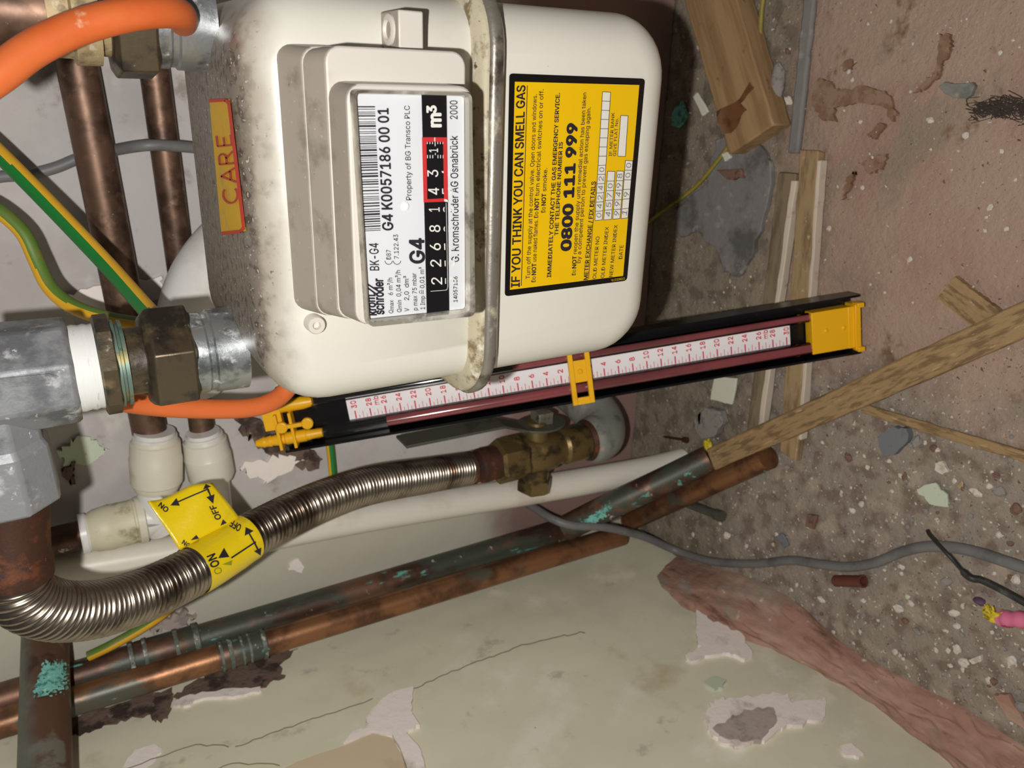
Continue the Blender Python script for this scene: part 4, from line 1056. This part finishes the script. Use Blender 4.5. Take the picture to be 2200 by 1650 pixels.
XA, XB = gat(1600, 757, sy).x, gat(1600, 711, sy).x
m.box(((XA + XB) / 2, sy + .0006, (sc0.z + sc1.z) / 2), (XB - XA, .0012, sc1.z - sc0.z))
scl = m.build('scale_strip', 'scale_white', gauge, smooth=False)
m = MB(); zt_, zb_ = gat(763, 885, sy).z, gat(1689, 715, sy).z
W = XB - XA
def P2(x, z): return V((XA + W * x, sy - .0003, z))
for k in range(121):
    t = k / 120; z = zt_ + (zb_ - zt_) * t
    L_ = .38 if k % 4 == 0 else (.30 if k % 2 == 0 else .17); wd = .00055 if k % 4 == 0 else .00022
    m.add([P2(.02, z - wd), P2(L_, z - wd), P2(L_, z + wd), P2(.02, z + wd)], [(0, 1, 2, 3)])
def mark(s, z, x0, h, w):
    shapes, a, b = layout(s)
    for vs, fs, k in shapes:
        for dy in (-.03, .03): m.add([P2(x0 + w * (x - a) / (b - a), z + h * ((y + dy) / CAP - .5)) - V((0, .00002 * k + (.00006 if dy > 0 else 0), 0)) for x, y in vs], fs)
for k in range(0, 31):
    n_ = abs(30 - 2 * k); z = zt_ + (zb_ - zt_) * k / 30
    s_ = str(n_); mark(s_, z, .50, .0042, .17 if n_ < 10 else .34)
for z in (zt_ + (zb_ - zt_) * 1.5 / 30, zt_ + (zb_ - zt_) * 28.5 / 30): mark('mb', z, .48, .0042, .40)
m.build('scale_marks', 'scale_red', scl)
ty = GY - .0055
tx0 = gat(1600, 773, ty).x; tx1 = gat(1600, 705, ty).x
ztop = gat(668, 925, ty).z; zbot = gz0 + .044
for x, zl in ((tx0, gat(832, 905, ty).z), (tx1, gat(1100, 790, ty).z)):
    rt = .0058 if x == tx0 else .0042
    m = MB(); m.lathe(V((x, ty, zbot)), V((x, ty, ztop)), [(0, rt), (1, rt)], 24); tb_ = m.build('gauge_tube', 'clear', gauge)
    m = MB(); m.lathe(V((x, ty, zbot)), V((x, ty, zl)), [(0, rt - .0011), (1, rt - .0011)], 20); m.build('red_liquid', 'liquid', tb_)
# yellow foot
m = MB(); zf1 = gat(1743, 712, GY - .010).z
m.box((fc_, GY - .0055, (gz0 + .010 + zf1) / 2), (2 * FW, .012, zf1 - gz0 - .010))
m.box((fc_, GY - .006, gz0 + .0045), (2 * FW + .003, .017, .005))
m.box((fc_, GY - .010, gz0 + .009), (2 * FW, .004, .006))
for sx_ in (-1, 1): m.box((fc_ + sx_ * (FW + .001), GY - .012, gz0 + .003), (.004, .010, .006))
for dz in (.016, .032): m.lathe(V((fc_ + .001, GY - .0112, gz0 + dz)), V((fc_ + .001, GY - .0128, gz0 + dz)), [(0, .0022), (.6, .002), (1, .001)], 16)
fy = m.build('foot_cap', 'gauge_yellow', gauge, bevel=.0007); fy['label'] = 'yellow end cap'
# yellow sliding clip
m = MB(); zc_ = gat(1247, 815, GY - .012).z; cw = .0072; sc = gat(1247, 797, GY - .0142).x
for dz in (-1, 1): m.box((gc, GY - .0145, zc_ + dz * cw), (2 * HW + .002, .005, .0042))
m.box((sc, GY - .0142, zc_), (.019, .0025, 2 * cw)); m.box((gc - HW + .002, GY - .0142, zc_), (.005, .0025, 2 * cw)); m.box((gc + HW - .002, GY - .0142, zc_), (.005, .0025, 2 * cw))
m.lathe(V((sc, GY - .015, zc_)), V((sc, GY - .0172, zc_)), [(0, .0024), (.6, .0022), (1, .001)], 16)
for sx_ in (-1, 1): m.box((gc + sx_ * (HW + .0008), GY - .008, zc_), (.0016, .015, 2 * cw + .004))
sl = m.build('slider_clip', 'gauge_yellow', gauge, bevel=.0005); sl['label'] = 'yellow sliding zero clip'
# yellow top fittings
m = MB()
zA, zB = gat(660, 925, ty).z, gat(548, 943, ty).z
m.lathe(V((tx0, ty, zA - .012)), V((tx0, ty, zB)), [(0, .0036), (.12, .0040), (.2, .0046), (.24, .0046), (.245, .0052), (.55, .0052), (.56, .0042), (.62, .0042), (.63, .0050), (.72, .0044), (.76, .0040), (.77, .0048), (.86, .0040), (.87, .0046), (1, .0026)], 28)
for u in (602, 634): 
    z = gat(u, 930, ty).z; m.box((tx0 + .008, ty - .002, z), (.030, .013, .0024))
z0_, z1_ = gat(608, 905, ty).z, gat(662, 895, ty).z
xr_ = tx0 + .0125
for z in (z0_, z1_): m.lathe(V((xr_, ty - .008, z)), V((xr_, ty - .0115, z)), [(0, .0048), (.8, .0048), (1, .004), (1, .0018)], 24)
m.box((xr_, ty - .0085, (z0_ + z1_) / 2), (.0032, .004, abs(z0_ - z1_)))
zq = gat(566, 900, ty).z; m.box((tx0 + .018, ty + .001, (zq + z0_) / 2), (.017, .008, abs(zq - z0_)))
m.lathe(V((tx1, ty, z1_ - .006)), V((tx1, ty, z0_)), [(0, .0040), (.3, .0054), (1, .0054)], 24)
tf = m.build('top_fitting', 'gauge_yellow', gauge, bevel=.0004); tf['label'] = 'yellow barbed top fitting'
gauge.rotation_euler = GM.to_euler()

# ================================================================== TIMBER AND DEBRIS ON THE FLOOR
def beam(name, label, cat, mat, p0, p1, w, h, bevel=.0015, ends=None):
    d = (p1 - p0); n_ = 24; side = d.cross(V((0, 0, 1))).normalized(); m = MB()
    L_ = d.length
    vs = []
    for i in range(n_ + 1):
        c = p0.lerp(p1, i / n_)
        j = lambda q: .0012 * noise.noise(V((i * .6, q, w * 99)))
        for a, b in ((-1, 0), (1, 0), (1, 1), (-1, 1)):
            e = 0
            if ends and i in (0, n_): e = ends * noise.noise(V((a * 3.3, b * 2.1, i)))
            vs.append(c + side * (a * w / 2 + j(a + b * 5)) + V((0, 0, b * h + j(a * 2 + b) * .5)) + d.normalized() * e)
    fs = [tuple(range(4))[::-1], tuple(n_ * 4 + k for k in range(4))]
    for i in range(n_):
        for k in range(4): fs.append((i * 4 + k, i * 4 + (k + 1) % 4, (i + 1) * 4 + (k + 1) % 4, (i + 1) * 4 + k))
    m.add(vs, fs); o = m.build(name, mat, bevel=bevel); ang = math.atan2(d.y, d.x)
    o.data.transform(Matrix.Rotation(-ang, 4, 'Z')); o.rotation_euler.z = ang
    return tag(o, label, cat)
zb = .024
ba, bb = fl(1500, -80, zb), fl(1612, 302, zb)
blk = beam('timber_block', 'sawn timber offcut with a dark damp stain lying behind the meter', 'timber', 'wood', V((ba.x, ba.y, .0)), V((bb.x, bb.y, .0)), .058, zb)
ob = on_mesh(blk, .0006)
m = MB(); 
poly(m, ragged([(1540, 240), (1562, 228), (1590, 212), (1612, 176), (1622, 188), (1606, 205), (1592, 222), (1606, 236), (1594, 248), (1590, 262), (1572, 286), (1552, 288), (1542, 268)], 2, 2, 4), ob); ds = m.build('damp_stain', 'wood_stain', blk, angle=80); ds.matrix_parent_inverse = Matrix.Rotation(-blk.rotation_euler.z, 4, 'Z')
la, lb = fl(1738, 318, .010), fl(1692, 980, .010)
beam('timber_lath', 'weathered lath with a broken end under the lower end of the gauge', 'timber', 'wood_pale', V((la.x, la.y, .001)), V((lb.x, lb.y, .001)), .020, .009, .001, .012)
la, lb = fl(1686, 372, .012), fl(1612, 960, .012)
beam('narrow_batten', 'narrow grey brown batten lying on the far side of the weathered lath', 'timber', 'wood_grey', V((la.x, la.y, .001)), V((lb.x, lb.y, .001)), .020, .008, .001)
la, lb = fl(1704, 388, .013), fl(1632, 920, .013)
beam('white_bead', 'thin off white strip lying between the batten and the lath', 'timber', 'batten_edge', V((la.x, la.y, .004)), V((lb.x, lb.y, .004)), .0055, .009, .0008)
la, lb = fl(1757, 345, .011), fl(1716, 945, .011)
beam('pale_splinter', 'thin grey white splinter along the front edge of the weathered lath', 'timber', 'batten_edge', V((la.x, la.y, .001)), V((lb.x, lb.y, .001)), .0032, .009, .0005)
sa, sb_ = fl(1535, 985, .020), fl(2260, 660, .010)
beam('wooden_stick', 'long rough brown wooden stick lying diagonally over the floor in front of the gauge', 'stick', 'stick', V((sa.x, sa.y, .016)), V((sb_.x, sb_.y, .002)), .024, .011, .002)
la, lb = fl(2030, 615, .004), fl(2145, 705, .004)
beam('splintered_wood', 'short splintered piece of wood beside the long stick', 'timber', 'stick', V((la.x, la.y, 0)), V((lb.x, lb.y, 0)), .022, .005, .001, .012)
la, lb = fl(1850, 878, .003), fl(2260, 1000, .003)
beam('brown_floor_strip', 'low brown wooden strip edging the pink floor, right of the stick', 'timber', 'stick', V((la.x, la.y, -.001)), V((lb.x, lb.y, -.001)), .0085, .004, .001)
la, lb = fl(1745, -80, .004), fl(1702, 330, .004)
beam('mortar_ridge', 'raised grey mortar ridge edging the pink slab, beyond the timber block', 'mortar', 'lead', V((la.x, la.y, -.002)), V((lb.x, lb.y, -.002)), .012, .006, .002)

def slab(name, label, cat, mat, pts, th, z=0.0, n=4, amp=5, seed=1, group=None):
    P = [fl(u, v, z) for u, v in ragged(pts, n, amp, seed)]
    m = MB(); m.prism(P, V((0, 0, th))); return tag(m.build(name, mat, bevel=min(.001, th * .3)), label, cat, group)
slab('mortar_slab', 'flat grey mortar slab on the floor behind the meter', 'rubble', 'lead', [(1545, 300), (1600, 285), (1655, 330), (1665, 370), (1650, 460), (1628, 540), (1600, 590), (1560, 585), (1545, 530), (1510, 500), (1470, 510), (1455, 460), (1490, 420), (1530, 390)], .006, -.003, 4, 6, 3)
slab('glass_shard', 'pale turquoise shard behind the bottom of the meter', 'rubble', 'verdigris', [(1450, 240), (1470, 215), (1480, 250), (1462, 275), (1448, 270)], .004, 0, 3, 2, 2)
slab('paper_scrap', 'white paper scrap tucked between the timber block and the meter', 'paper', 'paper', [(1492, 208), (1502, 198), (1526, 240), (1512, 250)], .003, 0, 3, 1, 3)
slab('paper_scrap', 'white folded paper scrap below the gauge', 'paper', 'paper', [(1540, 805), (1586, 812), (1576, 868), (1562, 866), (1530, 858)], .003, .002, 3, 1.5, 5)
slab('white_pellet', 'small white pellet against the end of the timber block', 'rubble', 'paper', [(1556, 330), (1570, 325), (1578, 338), (1566, 348)], .006, 0, 3, 1, 5)
slab('stone_disc', 'rounded grey green stone in front of the white scrap below the gauge', 'stone', 'chip_grey', [(1508, 890), (1530, 872), (1558, 880), (1566, 905), (1548, 935), (1520, 940), (1504, 915)], .010, 0, 4, 2, 6)
slab('grey_stone', 'dark blue grey stone beyond the brown floor strip', 'stone', 'stone', [(1896, 935), (1925, 915), (1958, 918), (1960, 945), (1930, 975), (1905, 978)], .007, -.002, 4, 3, 7)
slab('paint_flake', 'pale green paint flake on the rubble near the grey cable', 'flake', 'green_chip', [(1972, 1050), (2012, 1036), (2038, 1062), (2042, 1088), (2000, 1082)], .002, 0, 4, 4, 8)
slab('plaster_flake', 'pinkish white plaster flake between the stick and the green flake', 'flake', 'chip', [(2015, 992), (2030, 988), (2044, 1012), (2030, 1018), (2013, 1008)], .004, 0, 3, 1.5, 9)
slab('brown_flake', 'small brown square flake in the middle of the rubble', 'flake', 'chip_dark', [(1738, 1104), (1760, 1106), (1752, 1136), (1734, 1130)], .003, 0, 3, 1, 10)
slab('brick_fragment', 'reddish brick fragment beside the end of the timber block', 'rubble', 'chip_dark', [(1545, 365), (1600, 362), (1606, 382), (1570, 385)], .006, .001, 3, 3, 11)
slab('orange_flake', 'tiny orange flake above the pale green flake', 'flake', 'brass_pale', [(2058, 1040), (2070, 1032), (2072, 1046), (2062, 1050)], .002, 0, 3, 1, 12)
slab('dark_flake', 'dark slate flake beside the grey cable', 'flake', 'stone', [(1668, 1150), (1685, 1145), (1698, 1170), (1688, 1178)], .003, 0, 3, 1.5, 13)
slab('brick_fragment', 'flat pink brick fragment at the lower right by the wall base', 'rubble', 'brick_base', [(2140, 1488), (2172, 1488), (2205, 1545), (2230, 1580), (2170, 1540)], .005, 0, 4, 3, 14)
slab('plaster_flake', 'bright white plaster flake near the lower right rubble', 'flake', 'chip', [(2086, 1415), (2112, 1405), (2114, 1418), (2094, 1424)], .004, 0, 3, 1, 15)

m = MB(); g0, g1 = fl(1792, 1248, .006), fl(1855, 1249, .006)
m.lathe(g0, g1, [(0, .0040), (.05, .0054), (.93, .0054), (.95, .0060), (1, .0060), (1, .0042), (.3, .0040)], 28); tag(m.build('wall_plug', 'brown_plastic'), 'brown plastic wall plug sleeve lying below the grey cable', 'wall plug')
# grey plastic tag near the fluff
slab('plastic_tag', 'pale grey plastic tag with a small hole beside the dark fluff', 'plastic tag', 'elbow_grey', [(2022, 186), (2036, 176), (2052, 180), (2096, 177), (2100, 186), (2092, 206), (2080, 212), (2054, 211), (2034, 200)], .004, 0, 3, 1, 16)
m = MB(); rf_ = random.Random(3)
for k in range(130):
    u = rf_.uniform(2090, 2230); c = 255 - 40 * math.sin((u - 2060) / 60) * .6 + rf_.gauss(0, 9)
    p = [fl(u + rf_.uniform(-25, 25), c + rf_.uniform(-14, 14), .001 + rf_.random() * .006) for _ in range(4)]
    m.tube(catmull(p, 4), .00022, 4)
tag(m.build('fluff_clump', 'fluff'), 'tangled dark fluff and hair on the pink floor at upper right', 'fluff', None, 'stuff')
# sweet wrapper
wr = thing('torn_wrapper', 'torn pink wrapper with frayed yellow end by the black wire', 'wrapper', fl(2170, 1330, 0))
m = MB(); m.tube(catmull([fl(2152, 1328, .006), fl(2165, 1330, .008), fl(2200, 1332, .008), fl(2245, 1336, .007)], 6), lambda i: .0062 + .0006 * math.sin(i * 1.3), 14); m.build('pink_film', 'pink_wrap', wr)
m = MB()
for k in range(26):
    a = fl(2152 + rf_.uniform(-4, 6), 1328 + rf_.uniform(-12, 12), .004 + rf_.random() * .006); b = fl(2116 + rf_.uniform(-6, 20), 1312 + rf_.uniform(-14, 18), .002 + rf_.random() * .008)
    m.tube(catmull([a, a.lerp(b, .5) + V((rf_.uniform(-.002, .002), 0, .003)), b], 4), .0009, 6)
m.build('frayed_end', 'yellow_wrap', wr)
m = MB(); m.lump(fl(2104, 1292, .004), .0042, 2, 2, (.8, 1.2, .8)); m.build('purple_scrap', 'purple_wrap', wr)
m = MB(); m.lump(fl(1520, 960, .006), .0062, 5, 3, (1.5, .9, .8), .6); tag(m.build('yellow_scrap', 'yellow_wrap'), 'crumpled yellow scrap at the left end of the wooden stick', 'scrap')
m = MB(); a, b = fl(1425, 938, .004), fl(1476, 946, .004); m.lathe(a, b, [(0, .0006), (.1, .0014), (.85, .0016), (.86, .0034), (1, .0036)], 16); tag(m.build('screw', 'rusty'), 'small rusty screw lying left of the yellow scrap', 'screw')
m = MB(); a, b = fl(1478, 1082, .006), fl(1552, 1110, .006); m.lathe(a, b, [(0, .0052), (.8, .0052), (.82, .0064), (1, .0064)], 20); tag(m.build('pipe_offcut', 'lever'), 'short dark pipe offcut on the rubble below the orange copper pipe', 'pipe offcut')
m = MB(); m.lump(fl(1668, 186, .004), .0085, 3, 3, (2.2, 1, .7), .3); tag(m.build('dark_clod', 'chip_grey'), 'dark oval clod between the timber block and the mortar ridge', 'clod')

for k, (pts, mt) in enumerate([([(1742, 215), (1758, 168), (1785, 175), (1800, 195), (1860, 185), (1900, 195), (1925, 240), (1918, 262), (1900, 232), (1850, 222), (1790, 232), (1795, 262), (1765, 258)], 'stain'),
        ([(1806, 140), (1820, 128), (1838, 132), (1830, 150), (1812, 154)], 'stain'), ([(1850, 350), (1870, 340), (1905, 330), (1895, 365), (1860, 372)], 'stain'),
        ([(1815, 398), (1830, 368), (1834, 378), (1820, 412), (1806, 430)], 'stain'), ([(1862, 290), (1885, 265), (1900, 270), (1880, 300)], 'stain'),
        ([(1960, 200), (1990, 172), (2010, 150), (2018, 72), (2040, 75), (2045, 100), (2025, 130), (2020, 160), (1990, 190)], 'stain')]):
    P = [fl(u, v, .0004) for u, v in ragged(pts, 6, 4, 60 + k)]
    m = MB(); m.prism([p - V((0, 0, .004)) for p in P], V((0, 0, .0042))); m.build('floor_stain', mt, floor)
# loose chips, each its own object
protos = []
for k in range(6):
    m = MB(); m.lump((0, 0, 0), 1, 20 + k, 2, (1.25, .95, .6), .55)
    me = bpy.data.meshes.new('chip'); me.from_pydata(m.v, [], m.f); protos.append(me)
cm = {}
def chip_mesh(k, mt):
    if (k, mt) not in cm:
        me = protos[k].copy(); me.materials.append(MT[mt]); cm[(k, mt)] = me
    return cm[(k, mt)]
rc = random.Random(21)
def chips(n, area, size, mts, name, label, group, cat='chip'):
    k = 0
    while k < n:
        u, v = rc.uniform(area[0], area[2]), rc.uniform(area[1], area[3])
        if area[4](u, v) is False: continue
        r = size * rc.choice([.6, .8, 1, 1, 1.3, 1.8]); p = fl(u, v, 0)
        o = bpy.data.objects.new(name, chip_mesh(rc.randrange(6), rc.choice(mts))); COL.objects.link(o)
        o.location = (p.x, p.y, r * .35); o.scale = (r, r, r); o.rotation_euler = (rc.uniform(-.3, .3), rc.uniform(-.3, .3), rc.uniform(0, 6.28))
        tag(o, label, cat, group); k += 1
def rub(u, v):
    stick = 980 - (u - 1540) * .45
    wall = 1180 + (u - 1400) * .52
    cable = 1212 if u < 1900 else 1180 + (u - 1950) * .12
    return (v > stick + 40 and v < wall - 5 and abs(v - cable) > 26 and not (u < 1680 and v < 1120))
chips(90, (1480, 930, 2200, 1560, rub), .0020, ['chip', 'chip', 'chip', 'chip_grey'], 'plaster_chip', 'small pale plaster chip among the grey rubble by the cable', 'pale plaster chips on the rubble')
chips(36, (1480, 930, 2200, 1560, rub), .0022, ['chip_dark', 'chip_grey'], 'brick_chip', 'small brown or grey chip among the grey rubble by the cable', 'dark chips on the rubble')
def pinkz(u, v): return v < 640 - (u - 1850) * .2 and u > 1770
chips(40, (1770, 20, 2200, 640, pinkz), .0012, ['chip'], 'white_crumb', 'tiny white crumb on the pink floor', 'white crumbs on the pink floor')
def backz(u, v): return (1460 < u < 1720 and v < 640 and not (1480 < u < 1690 and v < 340))
chips(26, (1440, 20, 1720, 640, backz), .0020, ['chip', 'chip_grey', 'chip_dark'], 'dust_lump', 'small rubble lump on the floor behind the meter', 'rubble lumps behind the meter')
# fine grit
m = MB(); rg = random.Random(8)
for k in range(5200):
    u, v = rg.uniform(1420, 2210), rg.uniform(0, 1640)
    if v > 1180 + (u - 1400) * .55: continue
    if not rub(u, v) and rg.random() < .72: continue
    p = fl(u, v, 0); 
    if p.y > WY - .01: continue
    r = .0005 + .0011 * rg.random() ** 3
    m.cur = rg.choice([0, 0, 1, 2])
    q = [p + V((rg.uniform(-1, 1), rg.uniform(-1, 1), 0)) * r * 1.3 for _ in range(3)] + [p + V((0, 0, r * 1.4))]
    m.add(q, [(0, 1, 2), (0, 1, 3), (1, 2, 3), (2, 0, 3)])
tag(m.build('floor_grit', ['chip', 'chip_grey', 'chip_dark'], smooth=False), 'fine pale grit scattered over the rubble and floor', 'grit', None, 'stuff')

# ================================================================== LIGHT, CAMERA, RENDER LOOK
li = bpy.data.lights.new('phone_flash', 'POINT'); li.energy = 1.0; li.shadow_soft_size = .0035; li.color = (1.0, .975, .93)
li.use_nodes = True
nt = li.node_tree; em = nt.nodes['Emission']; lf = nt.nodes.new('ShaderNodeLightFalloff')
lf.inputs['Strength'].default_value = 20.8; lf.inputs['Smooth'].default_value = .33
nt.links.new(lf.outputs['Quadratic'], em.inputs['Strength'])
lo = bpy.data.objects.new('phone_flash', li); COL.objects.link(lo)
lo.location = EYE + ROT @ V((-.036, .014, 0))

w = bpy.data.worlds.new('dim_room'); SC.world = w; w.use_nodes = True
w.node_tree.nodes['Background'].inputs[0].default_value = (1, .93, .84, 1)
w.node_tree.nodes['Background'].inputs[1].default_value = .05

cam = bpy.data.cameras.new('camera'); co = bpy.data.objects.new('camera', cam); COL.objects.link(co)
cam.sensor_fit = 'HORIZONTAL'; cam.sensor_width = 36; cam.lens = F / 2200 * 36; cam.clip_start = .01
right, down, fwd = ROT @ V((1, 0, 0)), ROT @ V((0, 1, 0)), ROT @ V((0, 0, 1))
mw = Matrix((( right.x, -down.x, -fwd.x, EYE.x), (right.y, -down.y, -fwd.y, EYE.y), (right.z, -down.z, -fwd.z, EYE.z), (0, 0, 0, 1)))
co.matrix_world = mw
cam.dof.use_dof = True; cam.dof.focus_distance = .38; cam.dof.aperture_fstop = 20
SC.camera = co
vs_ = SC.view_settings; vs_.view_transform = 'Standard'; vs_.look = 'None'; vs_.gamma = 1; vs_.use_curve_mapping = False
vs_.exposure = 0.0
